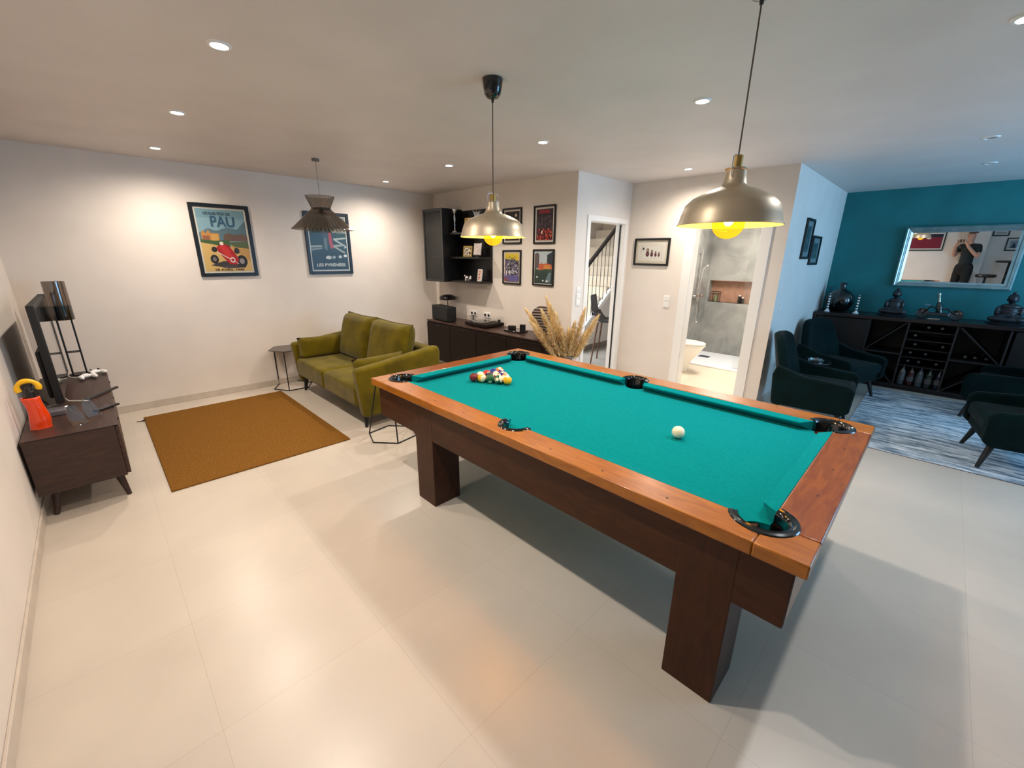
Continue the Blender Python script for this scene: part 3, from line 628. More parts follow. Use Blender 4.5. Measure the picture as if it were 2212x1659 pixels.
# ---------------------------------------------------------------- television side
def tv_side():
    t=thing('television_stand','walnut television stand with tapered legs along the left wall','television stand',(-.265,4.525,0))
    x0,x1,y0,y1,z0,z1=-.215,.215,-.915,.915,.17,.53
    MB().box((x0,y0,z0),(x1-.02,y1,z1)).build('body',WAL,t,bev=.004)
    MB().box((x0,y0-.004,z1),(x1,y1,z1+.006)).build('top_panel',WALX,t,bev=.002)
    for k in range(3):
        a=y0+.01+k*.607; o=MB().box((x1-.02,a,z0+.01),(x1,a+.597,z1-.012)).build('door',WALX,t,bev=.003)
        MB().box((x1,a+.28,z1-.05),(x1+.006,a+.32,z1-.04)).build('handle',BLACK,o)
    for x in(x0+.07,x1-.07):
        for y in(y0+.12,y1-.12):
            MB().cyl((x,y,z0),(x+(.03 if x>0 else -.03)*1,y+(-.05 if y<0 else .05),0),.026,.013,12).build('leg',WAL,t)
    Z=.536
    t=thing('television','thin black flat television seen edge on, standing on the walnut stand','television',(-.3,4.74,Z))
    MB().box((-.03,-.58,.06),(.012,.58,.735)).build('housing',BLACKM,t,bev=.006)
    MB().box((-.06,-.5,.085),(-.03,.38,.42)).build('rear_bulge',BLACKM,t,bev=.012)
    MB().box((.0115,-.572,.083),(.0135,.572,.712)).build('screen',mat('screen_glass',(10,11,13),.06,coat=1,spec=1.0),t)
    for y in(-.42,.42):
        g=MB(); g.tube([(-.09,y,.0075),(-.02,y,.03),(0,y,.07),(.02,y,.03),(.12,y,.0075)],.007,8); g.build('foot',mat('silver_foot',(150,146,140),.3,metal=.6),t)
    # curved clear stands on the near half of the top
    for y,x in((3.80,-.235),(3.92,-.165)):
        o=thing('display_stand','curved clear acrylic stand '+('nearest the orange vase' if y<3.85 else 'second from the orange vase')+' on the television stand','stand',(x,y,Z),R(18),'clear acrylic stands')
        AC=glass('acrylic',(.86,.84,.8),.04,.07)
        g=MB(); g.tube([(-.05,-.06,.006),(.0,-.07,.004),(.035,-.055,.012),(.03,-.02,.03),(0,.02,.07),(-.02,.04,.12)],.006,8); g.build('hook',AC,o)
        g=MB(); g.prism([(-.035,.0),(.03,.0),(.035,.05),(.012,.13),(-.03,.13),(-.045,.06)],-.004,.004,'y'); q=g.build('backplate',AC,o,bev=.003); q.rotation_euler=(R(-18),0,0); q.location=(0,-.03,.0)
    # lamp of two black rods with a smoked glass top
    t=thing('table_lamp','tall black rod lamp with smoked glass cylinder top, beyond the television','lamp',(-.225,5.42,Z))
    b=MB()
    for x,y in((-.045,-.03),(.045,-.03),(-.045,.03),(.045,.03)): b.cyl((x,y,0),(x,y,.52),.0055,n=8)
    b.build('rods',METALB,t)
    MB().tube([(-.045,-.03,.21),(.045,-.03,.21),(.045,.03,.21),(-.045,.03,.21)],.0045,6,True).build('brace',METALB,t)
    MB().lathe([(.05,.5),(.072,.5),(.072,.62),(.05,.62)],n=28).build('collar',BLACK,t)
    MB().lathe([(.073,.5),(.073,.83),(.070,.83),(.070,.5)],n=28).build('glass_shade',SMOKE,t)
    MB().lathe([(0,0),(.07,0),(.07,.008),(0,.008)],n=24).build('base',METALB,t)
    for x,y,a,l in((-.185,5.2,20,'left'),(-.125,5.33,30,'right')):
        o=thing('game_controller','white game controller at the foot of the rod lamp, '+l+' one of the pair','game controller',(x,y-.03,Z),R(a),'white game controllers')
        g=MB(); g.ell((0,0,.028),(.045,.03,.02)).ell((-.045,-.035,.022),(.02,.04,.02)).ell((.045,-.035,.022),(.02,.04,.02)); g.build('shell',WHITEP,o,remesh=.004)
        MB().cyl((-.025,.005,.046),(-.025,.005,.054),.009,n=12).build('thumbstick',BLACK,o); MB().cyl((.025,-.01,.046),(.025,-.01,.054),.009,n=12).build('thumbstick',BLACK,o)
    # orange vase with the yellow curled top
    t=thing('vase','glossy orange glass vase on the near end of the television stand','vase',(-.40,3.85,Z))
    ORG=mat('orange_glass',(235,66,8),.12,coat=.6,emit=None)
    def f(u,v):
        a=2*PI*u; z=.205*v; r=.041-.005*v+.003*math.sin(v*7)+(.004 if v<.05 else 0); return (r*1.1*math.cos(a)+.008*math.sin(v*4),r*.75*math.sin(a),z)
    mb=MB().grid(f,28,16,True); mb.add([f(i/28,0) for i in range(28)],[tuple(range(28))]); mb.build('body',ORG,t,solid=.003)
    t2=thing('hand_torch','yellow curled handle with black grip sticking out of the orange vase','torch',(-.40,3.85,Z+.17))
    g=MB(); g.tube([(.045*math.cos(R(a))-.0,0,.095+.045*math.sin(R(a))) for a in range(-20,215,15)],[.014+.004*math.sin(i) *.5 for i in range(16)],10); g.build('handle',mat('yellow_plastic',(246,186,12),.4),t2)
    MB().cyl((0,0,0),(.0,0,.075),.024,.026,14).build('grip',BLACK,t2,bev=.004)
    MB().cyl((-.0,0,.07),(.0,0,.1),.02,.012,12).build('neck',BLACK,t2)
    # small stuff on the stand
    o=MB().box((-.07,-.06,0),(.07,.06,.035)).build('router_box',mat('grey_box',(96,92,98),.5),None,bev=.005,loc=(-.36,4.13,Z)); tag(o,'small grey electronic box beside the orange vase','box')
    t=thing('soundbar','slim dark soundbar lying under the television','soundbar',(-.1,4.5,Z),R(-35)); MB().box((-.012,-.16,0),(.012,.16,.018)).build('body',BLACK,t,bev=.004); MB().box((.0121,-.15,.003),(.013,.15,.015)).build('grille',mat('grille',(60,56,56),.6),t)
    t=thing('remote_control','black remote control on the walnut top beside the clear stands','remote',(-.09,4.05,Z),R(-50)); MB().box((-.02,-.08,0),(.02,.08,.014)).build('body',BLACK,t,bev=.004); MB().box((-.012,-.06,.014),(.012,.03,.0155)).build('buttons',mat('grey_buttons',(70,70,74),.5),t)
    pts=[(-.385,4.35,.56),(-.41,4.3,.62),(-.43,4.26,.72),(-.40,4.24,.78),(-.39,4.27,.74),(-.385,4.32,.7)]
    o=MB().tube([Vector(p)-Vector(pts[0]) for p in pts],.004,8).build('power_cord',BLACKM,None,loc=pts[0]); tag(o,'black cord looping behind the television','cord')
    o=MB().tube([(0,0,.008),(.03,-.01,.008),(.06,-.0,.008),(.08,.01,.008)],[.003,.003,.01,.008],8).build('plug_end',BLACKM,None,loc=(.06,5.33,0)); tag(o,'small black plug end lying on the floor past the television stand','plug')
tv_side()
# ---------------------------------------------------------------- sideboard and wall cabinet
def side():
    t=thing('sideboard','long dark walnut sideboard along the wall behind the sofa','sideboard',(3.755,4.24,0))
    MB().box((-.215,-1.16,.1),(.215,1.16,.67)).build('body',DARKW,t,bev=.004)
    MB().box((-.222,-1.165,.67),(.218,1.165,.69)).build('top_panel',noisy('dark_top',(70,46,36),(50,32,26),(14,2,14),3,5,.35),t,bev=.003)
    for k in range(4):
        o=MB().box((-.232,-1.15+k*.577,.115),(-.216,-1.15+k*.577+.567,.655)).build('door',DARKW,t,bev=.003)
        MB().box((-.238,-1.15+k*.577+.25,.625),(-.232,-1.15+k*.577+.32,.635)).build('handle',BLACK,o)
    for x in(-.17,.17):
        for y in(-1.05,1.05): MB().cyl((x,y,.1),(x,y,0),.022,.014,10).build('leg',BLACKM,t)
    Z=.69
    t=thing('speaker','black box speaker on the left end of the sideboard','speaker',(3.665,5.14,Z),R(-8)); MB().box((-.075,-.24,.005),(.075,.24,.215)).build('cabinet',BLACKM,t,bev=.008); MB().box((-.08,-.23,.015),(-.074,.23,.205)).build('grille',mat('speaker_cloth',(26,26,28),.9),t,bev=.003)
    for y in(-.19,.19): MB().cyl((0,y,0),(0,y,.006),.02,n=12).build('foot',BLACK,t)
    t=thing('table_lamp','small black mushroom shaped lamp standing behind the speaker','lamp',(3.85,5.29,Z))
    MB().lathe([(0,0),(.05,0),(.05,.01),(.008,.016),(.006,.3),(0,.3)],n=24).build('stem',BLACK,t)
    MB().lathe([(0,.36),(.05,.357),(.1,.34),(.125,.31),(.118,.285),(.08,.278),(0,.29)],n=36).build('lamp_shade',BLACK,t)
    t=thing('turntable','dark record turntable with a clear cover on the middle of the sideboard','turntable',(3.78,4.36,Z))
    MB().box((-.17,-.22,.008),(.17,.22,.05)).build('plinth',DARKW,t,bev=.006)
    MB().lathe([(0,.052),(.14,.052),(.14,.062),(0,.063)],(.0,.05,0),40).build('platter',mat('platter',(206,204,200),.25,metal=.8),t)
    MB().lathe([(0,.064),(.1,.064)],(.0,.05,0),40,cap=False).build('record',BLACKG,t)
    MB().tube([(.12,-.17,.075),(.0,-.16,.08),(-.06,-.08,.072)],.005,8).build('tonearm',CHROME,t); MB().cyl((.12,-.17,.05),(.12,-.17,.09),.02,n=14).build('tonearm_pivot',BLACK,t)
    c=MB(); c.box((-.165,-.215,.05),(-.161,.215,.13)).box((.161,-.215,.05),(.165,.215,.13)).box((-.161,-.215,.05),(.161,-.211,.13)).box((-.161,.211,.05),(.161,.215,.13)); c.build('cover',glass('cover_clear',(.97,.97,.97),.02,-.01),t)
    t=thing('phone_dock','black tray with small black box near the right end of the sideboard','tray',(3.76,3.73,Z))
    MB().box((-.08,-.14,0),(.08,.14,.022)).build('tray',BLACKG,t,bev=.005); MB().box((-.03,.03,.022),(.04,.11,.07)).build('box',BLACK,t,bev=.004); MB().box((0,-.13,.022),(.05,-.07,.1)).build('stand',BLACK,t,bev=.004)
    t=thing('decorative_disc','round dark disc with grey stripes leaning behind the pampas grass','ornament',(3.86,3.36,Z))
    o=MB().lathe([(0,-.012),(.14,-.012),(.155,-.004),(.155,.004),(.14,.012),(0,.012)],n=40).build('disc',stripe_mat('striped_disc',(52,36,32),(150,140,132),9,0,.3,'X'),t); o.rotation_euler=(0,R(80),R(20)); o.location=(0,0,.2)
    MB().box((-.04,-.05,0),(.04,.05,.05)).build('foot',BLACK,t,bev=.004)
    # wall cabinet: closed glass fronted unit and open shelf unit on a black back panel
    t=thing('wall_cabinet','black wall cabinet with a grey glass door, left of the open shelves','cabinet',(XB,5.30,1.25),R(-90))
    w,d,h=.47,.335,.99
    b=MB(); b.box((-w/2,-d,0),(-w/2+.018,0,h)).box((w/2-.018,-d,0),(w/2,0,h)).box((-w/2+.018,-d,0),(w/2-.018,0,.018)).box((-w/2+.018,-d,h-.018),(w/2-.018,0,h)).box((-w/2+.018,-.012,.018),(w/2-.018,0,h-.018)); b.build('carcass',BLACK,t)
    for z in(.33,.66): MB().box((-w/2+.018,-d+.03,z),(w/2-.018,-.012,z+.014)).build('shelf',mat('grey_shelf',(70,72,72),.5),t)
    dr=MB(); fw=.03; dr.box((-w/2,-d-.018,0),(-w/2+fw,-d-.001,h)).box((w/2-fw,-d-.018,0),(w/2,-d-.001,h)).box((-w/2+fw,-d-.018,0),(w/2-fw,-d-.001,fw)).box((-w/2+fw,-d-.018,h-fw),(w/2-fw,-d-.001,h)); o=dr.build('door',mat('door_frame_grey',(40,42,42),.4),t,bev=.002)
    MB().box((-w/2+fw,-d-.012,fw),(w/2-fw,-d-.007,h-fw)).build('pane',glass('door_glass',(.34,.38,.37),.12,.04),o)
    t=thing('wall_shelf','black open shelf unit holding trophies and photo frames, beside the glass cabinet','shelf',(XB,4.735,1.25),R(-90))
    w=.645; DK=noisy('black_oak',(24,20,18),(14,12,11),(14,2,14),3,4,.4)
    MB().box((-w/2,-.02,0),(w/2,0,.97)).build('back_panel',DK,t,bev=.002)
    for z in(0,.325,.645): MB().box((-w/2,-.24,z),(w/2-.0,-.02,z+.025)).build('shelf',DK,t,bev=.002)
    # things on the shelves
    def trophy(y,z,x,label,k):
        t=thing('trophy',label,'trophy',(x,y,z),0,'silver trophies on the top shelf')
        if k: pr=[(0,0),(.03,0),(.032,.02),(.018,.03),(.01,.05),(.008,.09),(.014,.11),(.008,.13),(.016,.17),(.02,.2),(.01,.24),(.012,.25),(.03,.27),(.034,.3),(.03,.31),(0,.3)]
        else: pr=[(0,0),(.035,0),(.035,.02),(.012,.03),(.007,.1),(.008,.16),(.016,.19),(.028,.235),(.034,.25),(.02,.24),(0,.2)]
        MB().lathe(pr,n=24).build('cup',CHROME,t)
        if not k:
            for a in range(8):
                an=a*PI/4; MB().tube([(.02*math.cos(an),.02*math.sin(an),.2),(.035*math.cos(an),.035*math.sin(an),.24),(.055*math.cos(an),.055*math.sin(an),.27)],[.005,.004,.002],6).build('petal',CHROME,t)
        MB().lathe([(0,-.0),(.04,0),(.04,.015),(0,.015)],n=24).build('base',mat('marble_base',(120,118,116),.3),t)
    trophy(4.98,1.92,3.79,'slim silver figure trophy beside the glass cabinet',1)
    trophy(4.60,1.92,3.87,'silver trophy with spread petals above the hanging brass lamp',0)
    def pf(name,label,x,y,z,w,h,rz,tilt,cols):
        t=thing(name,label,'photo frame',(x,y,z),R(-90)+rz); r=bpy.data.objects.new('mount',None)
        f=MB(); fw=.018
        def T(o): o.rotation_euler=(R(-tilt),0,0); return o
        f.box((-w/2,-.008,0),(-w/2+fw,.008,h)).box((w/2-fw,-.008,0),(w/2,.008,h)).box((-w/2+fw,-.008,0),(w/2-fw,.008,fw)).box((-w/2+fw,-.008,h-fw),(w/2-fw,.008,h)); T(f.build('frame',mat('frame_%d_%d_%d'%cols[0],cols[0],.35,metal=.2),t,bev=.002))
        T(MB().box((-w/2+fw,-.003,fw),(w/2-fw,.004,h-fw)).build('photo',noisy('photo_%d_%d_%d'%cols[1],cols[1],cols[2],(1,1,1),30,2,.4,lo=.45,hi=.55),t))
        T(MB().box((-.02,.008,.0),(.02,.012,h*.8)).build('easel',BLACK,t))
    pf('photo_frame','golden upright photo frame on the top shelf left of the petal trophy',3.87,4.79,1.923,.14,.19,R(10),8,[(176,140,70),(110,60,40),(206,176,120)])
    pf('photo_frame','golden landscape photo frame on the middle shelf left of the white plate',3.86,4.80,1.60,.19,.145,0,6,[(176,150,80),(60,46,26),(216,206,180)])
    pf('photo_frame','white photo frame with a red and brown picture on the bottom shelf',3.86,4.55,1.278,.105,.16,R(-8),8,[(226,220,214),(150,46,36),(226,200,180)])
    t=thing('decorative_plate','pale round edged square plate on the middle shelf','plate',(3.87,4.59,1.60),R(-90))
    o=pillow(.17,.17,.02,14,6,.3).build('plate',noisy('mosaic_white',(224,212,206),(196,184,178),(1,1,1),40,2,.3),t,smooth=180); o.rotation_euler=(R(82),0,0); o.location=(0,0,.1)
    MB().box((-.04,-.02,0),(.04,.05,.02)).build('plate_stand',BLACK,t)
    t=thing('figurine','small white and black animal figurine on the bottom shelf','figurine',(3.84,4.80,1.275),R(-90))
    g=MB(); g.ell((0,0,.045),(.035,.018,.02)).ell((-.038,-.0,.065),(.016,.014,.014)); 
    for x in(-.02,.02):
        for y in(-.008,.008): g.cyl((x,y,.045),(x,y,0),.006,n=8)
    g.build('body',noisy('cow_patches',(236,232,226),(40,34,32),(1,1,1),30,1,.4,lo=.5,hi=.53),t,remesh=.003)
    o=g.build('ears',BLACK,t,remesh=.003) if 0 else None
    t=thing('figurine','tiny white figurine right of the animal on the bottom shelf','figurine',(3.83,4.71,1.275)); MB().ell((0,0,.035),(.02,.016,.018)).ell((0,-.005,.058),(.012,.012,.012)).build('body',WHITEP,t,remesh=.003)
    MB().lathe([(0,0),(.015,0),(.012,.02),(0,.02)],n=16).build('foot',BLACK,t)
side()
# ---------------------------------------------------------------- pampas
def pampas():
    vx,vy=3.72,2.85
    t=thing('floor_vase','tall grey floor vase holding the pampas grass by the wall corner','vase',(vx,vy,0))
    pr=[(0,0),(.09,0),(.12,.05),(.13,.2),(.1,.36),(.06,.46),(.055,.5),(.062,.52),(.056,.52),(.048,.49),(0,.4)]
    MB().lathe(pr,n=36,cap=False).build('body',noisy('stone_vase',(120,112,104),(100,94,88),(1,1,1),8,4,.6),t)
    MB().lathe([(.062,.515),(.066,.52),(.06,.528),(.054,.522)],n=36).build('lip',mat('vase_lip',(96,90,84),.5),t)
    t=thing('pampas_bouquet','bunch of cream pampas grass plumes in the floor vase','dried grass',(vx,vy,.42))
    rn=random.Random(11)
    cr=Vector((math.sin(R(38)),-math.cos(R(38)),0)); cf=Vector((math.cos(R(38)),math.sin(R(38)),0))
    tips=[(-.49,.60,.12),(-.36,.36,.02),(-.26,.74,.06),(-.2,.66,-.05),(-.15,.56,.1),(-.08,.42,-.08),(.0,.38,.06),(.06,.48,-.02),(.16,.62,.04),(.30,.56,-.04),(.22,.40,.08),(-.30,.62,-.1),(-.42,.48,-.02)]
    for k,(s,z,d) in enumerate(tips):
        tip=cr*s+cf*d+Vector((0,0,z)); st=Vector((rn.uniform(-.02,.02),rn.uniform(-.02,.02),-.2)); ctl=Vector((0,0,.12))+cr*s*.25
        Bz=lambda a:st*(1-a)**2+ctl*2*a*(1-a)+tip*a*a
        o=MB().tube([Bz(i/10) for i in range(11)],[.004-.0025*i/10 for i in range(11)],6).build('stem',mat('pampas_stem',(196,164,104),.8),t)
        mb=MB(); L0=.42
        for q in range(900):
            a=L0+(1-L0)*rn.random()**.9; p=Bz(a); tn=(Bz(min(a+.02,1))-Bz(a-.02)).normalized(); f=(a-L0)/(1-L0)
            rad=.066*math.sin(PI*min(1,f*.86+.12))**.7; ang=rn.uniform(0,2*PI); u=tn.orthogonal().normalized(); v=tn.cross(u)
            dr=u*math.cos(ang)+v*math.sin(ang); ln=rn.uniform(.5,1.1); e=p+dr*rad*ln+tn*.055*rn.uniform(.5,1.3)+Vector((0,0,-.012*rn.random()))
            md=(p+e)/2+dr*.004; sd=tn.cross(dr).normalized()*.0034
            mb.add([p-sd*.5,p+sd*.5,md+sd,md-sd,e],[(0,1,2,3),(3,2,4)])
        pm=mb.build('plume',PAMP,t,weld=False,smooth=0); pm['kind']='stuff'
pampas()
# ---------------------------------------------------------------- bathroom things
def bath():
    t=thing('toilet','white toilet seen through the bathroom doorway','toilet',(6.07,2.86,0))
    CER=mat('ceramic',(240,238,232),.12,coat=.4)
    def f(u,v):
        a=2*PI*u; k=[(.115,.22,-.22),(.12,.225,-.225),(.135,.25,-.25),(.165,.29,-.29),(.18,.32,-.32)]
        s=v*4; i=min(3,int(s)); q=s-i; rx=k[i][0]*(1-q)+k[i+1][0]*q; ry=k[i][1]*(1-q)+k[i+1][1]*q; cy=k[i][2]*(1-q)+k[i+1][2]*q
        y=math.sin(a); x=math.cos(a); 
        if y>0: x=math.copysign(abs(x)**.35,x); y=min(1,y*1.6)
        return (rx*x,max(cy+ry*y,-.64) if 0 else cy+ry*y,.395*v)
    mb=MB().grid(f,40,16,True); mb.add([f(i/40,0) for i in range(40)],[tuple(range(40))]); mb.add([f(i/40,1) for i in range(40)],[tuple(range(40))]); mb.build('bowl',CER,t)
    for nm,z0,z1 in(('seat',.397,.415),('lid',.418,.445)):
        pts=[(f(i/40,1)[0]*1.03,f(i/40,1)[1]*1.02) for i in range(40)]
        MB().prism(pts,z0,z1).build(nm,CER,t,bev=.006,seg=3)
    t=thing('shower_tray','flat white shower tray in the bathroom','shower tray',(7.03,2.14,0))
    MB().box((-.5,-.76,.004),(.52,.71,.035)).build('tray',mat('tray_white',(232,236,242),.3),t,bev=.008)
    MB().box((.02,.36,.035),(.15,.52,.0385)).build('drain',mat('drain',(50,60,90),.3,metal=.7),t)
    t=thing('shower_set','chrome shower bar with hose and grey mixer on the tiled bathroom wall','shower',(7.05,2.86,0))
    MB().cyl((0,-.05,.95),(0,-.05,1.75),.01).build('bar',CHROME,t); MB().box((-.14,-.08,1.0),(.14,-.02,1.045)).build('mixer',CHROME,t,bev=.01)
    for x in(-.14,.14): MB().cyl((x,-.05,1.022),(x,-.09,1.022),.024).build('tap_handle',CHROME,t)
    for z in(1.0,1.7): MB().cyl((0,0,z),(0,-.05,z),.012).build('bracket',CHROME,t)
    MB().tube([(.06,-.05,1.0),(.09,-.07,.8),(.06,-.08,.6),(-.02,-.08,.58),(-.06,-.09,.8),(-.05,-.09,1.2),(-.02,-.1,1.45)],.007,8).build('hose',CHROME,t)
    MB().cyl((-.02,-.1,1.45),(-.02,-.16,1.5),.012).cyl((-.02,-.16,1.5),(-.02,-.18,1.49),.04).build('hand_shower',CHROME,t)
    MB().lathe([(0,0),(.09,0),(.09,.01),(0,.014)],(0,-.32,2.0),28).cyl((0,0,2.03),(0,-.32,2.03),.009).build('rain_head',CHROME,t)
    o=MB().box((6.50,1.36,.036),(6.508,1.95,1.95)); o=MB().box((-.004,-.3,0),(.004,.3,1.92)).build('glass_screen',glass('screen_clear',(.95,.97,.97),.01,.02),None,loc=(6.6,1.68,.036)); tag(o,'clear glass shower screen in the bathroom','shower screen')
    Z=.90
    t=thing('toiletry_bottle','green toiletry bottle with pump in the tiled niche','bottle',(7.63,2.72,Z)); MB().lathe([(0,0),(.03,0),(.031,.09),(.012,.11),(.01,.13),(0,.13)],n=20).build('body',mat('green_glass',(120,130,96),.2),t); MB().cyl((0,0,.13),(0,0,.155),.006).cyl((0,0,.155),(-.04,0,.152),.005).build('pump',CHROME,t)
    t=thing('wire_caddy','dark wire basket around the green bottle in the niche','basket',(7.63,2.73,Z))
    c=MB()
    for z in(.005,.13,.17): c.tube([(-.055,-.06,z),(.055,-.06,z),(.055,.06,z),(-.055,.06,z)],.004,6,True)
    for x in(-.055,.055):
        for y in(-.06,.06): c.cyl((x,y,0),(x,y,.17),.004,n=6)
    c.build('basket',mat('dark_wire',(60,56,48),.5),t)
    for y,hh,l in((2.34,.115,'taller black'),(2.29,.085,'shorter black')):
        t=thing('toiletry_jar',l+' toiletry jar in the tiled niche','jar',(7.63,y,Z)); MB().box((-.022,-.02,0),(.022,.02,hh)).build('body',BLACK,t,bev=.004); MB().cyl((0,0,hh),(0,0,hh+.02),.014,n=14).build('lid',WHITEP,t)
bath()
# ---------------------------------------------------------------- stairs in the hall
def stairs():
    STONE=noisy('stair_stone',(214,200,178),(200,186,164),(1,1,1),4,4,.5)
    t=thing('staircase','stone staircase with white side panel and black railing behind the doorway','staircase',(0,4.3,0))
    # slope through (6.06,.35) and (7.05,1.13)
    sl=(1.125-.347)/(7.047-6.06); x0=5.62; n=13; run=.23; rise=run*sl
    st=MB()
    for i in range(n):
        x=x0+i*run; z=rise*(i+1); 
        if z>2.45: break
        st.box((x,.06,0),(x+run+ (0 if i<n-1 else 0),1.32,z)) if 0 else st.box((x,.06,max(0,z-.4)),(x+run,1.32,z))
    st.build('steps',STONE,t)
    k=MB(); k.prism([(x0-.05,0.004),(x0-.05,.06),(x0+run*n,.06+rise*n+.05),(x0+run*n,.0)] if 0 else [(x0,.004),(x0,.02),(8.45,.02+sl*(8.45-x0)),(8.45,.004)],0,.06,'y') ; k.build('side_panel',mat('hall_white',(214,210,204),.6),t)
    s=MB(); s.prism([(x0-.02,.02),(x0-.02,.1),(8.1,.1+sl*(8.1-x0)),(8.1,.02+sl*(8.1-x0))],-.012,.06,'y'); s.build('stringer',WHITEL,t)
    hz=.98
    MB().prism([(x0,.1+hz),(x0,.17+hz),(7.5,.17+hz+sl*(7.5-x0)),(7.5,.1+hz+sl*(7.5-x0))],0,.05,'y').build('handrail',mat('rail_dark',(36,30,30),.4),t,bev=.005)
    x=x0+.06
    while x<7.5:
        MB().cyl((x,.025,.05+sl*(x-x0)),(x,.025,.12+hz+sl*(x-x0)),.0065,n=8).build('baluster',mat('grey_baluster',(96,94,94),.4,metal=.4),t); x+=.115
    struct('baseboard_hall',MB().box((6.0,4.285,0),(8.4,4.3,.1)),mat('hall_base',(120,112,104),.5))
    t=thing('bar_stool','dark grey moulded stool with wooden legs just inside the stair doorway','stool',(5.62,3.56,0),R(20))
    MB().grid(lambda u,v:(.2*(2*u-1),.19*(2*v-1)+0,.66+.10*max(0,(abs(2*u-1)-.6))**1.3+.5*max(0,v-.72)**1.2*1.2),14,14).build('seat',mat('grey_shell',(52,54,58),.4),t,solid=.02)
    MB().grid(lambda u,v:(.19*(2*u-1)*(1-.25*v),.2+.05*v,.76+.3*v),12,8).build('backrest',mat('grey_shell',(52,54,58),.4),t,solid=.02)
    for x in(-.13,.13):
        for y in(-.12,.12): MB().cyl((x,y,.655),(x*1.5,y*1.5,0),.016,.011,10).build('leg',mat('stool_wood',(96,66,50),.5),t)
stairs()
# ---------------------------------------------------------------- lounge
def armchair(loc,rz,label):
    t=thing('armchair',label,'armchair',loc,rz,'dark green velvet armchairs around the grey rug')
    # local front = -y ; width .68 depth .72
    def back(u,v):
        x=(2*u-1); z=.22+.66*v; w=.335*(1-.22*max(0,v-.45)**1.4/.43*1.2)
        top=.06*(x**4)*v
        return (x*w,.24+.15*v-.10*x*x*(1-.3*v),z-top)
    MB().grid(back,16,12).build('backrest',GREENV,t,solid=.085,bev=.02,seg=2,smooth=180)
    for s in(-1,1):
        p=[(-.33,.24),(-.34,.45),(-.30,.49),(.05,.52),(.30,.60),(.33,.5),(.30,.2),(-.28,.2)]
        x0,x1=sorted((s*.30,s*.365)); MB().prism(p,x0,x1,'x').build('armrest',GREENV,t,bev=.022,seg=4)
    MB().box((-.30,-.30,.2),(.30,.30,.31)).build('seat_base',GREENV,t,bev=.02,seg=3)
    MB().box((-.295,-.33,.29),(.295,.24,.42)).build('seat_cushion',GREENV,t,bev=.045,seg=4)
    for x in(-.24,.24):
        for y in(-.24,.26): MB().cyl((x,y,.21),(x*1.22,y*1.22,.0),.026,.014,12).build('leg',BLACKM,t)
    return t
armchair((5.08,.72,.004),R(4),'dark green velvet armchair nearest the pool table, seen from its side')
armchair((6.42,.72,.004),R(-22),'dark green velvet armchair in the corner by the bar cabinet, behind the nearest one')
armchair((5.17,-.75,.005),R(188),'dark green velvet armchair cut by the right picture edge, in front')
armchair((6.62,-.76,.005),R(168),'dark green velvet armchair at the right edge close to the bar cabinet')
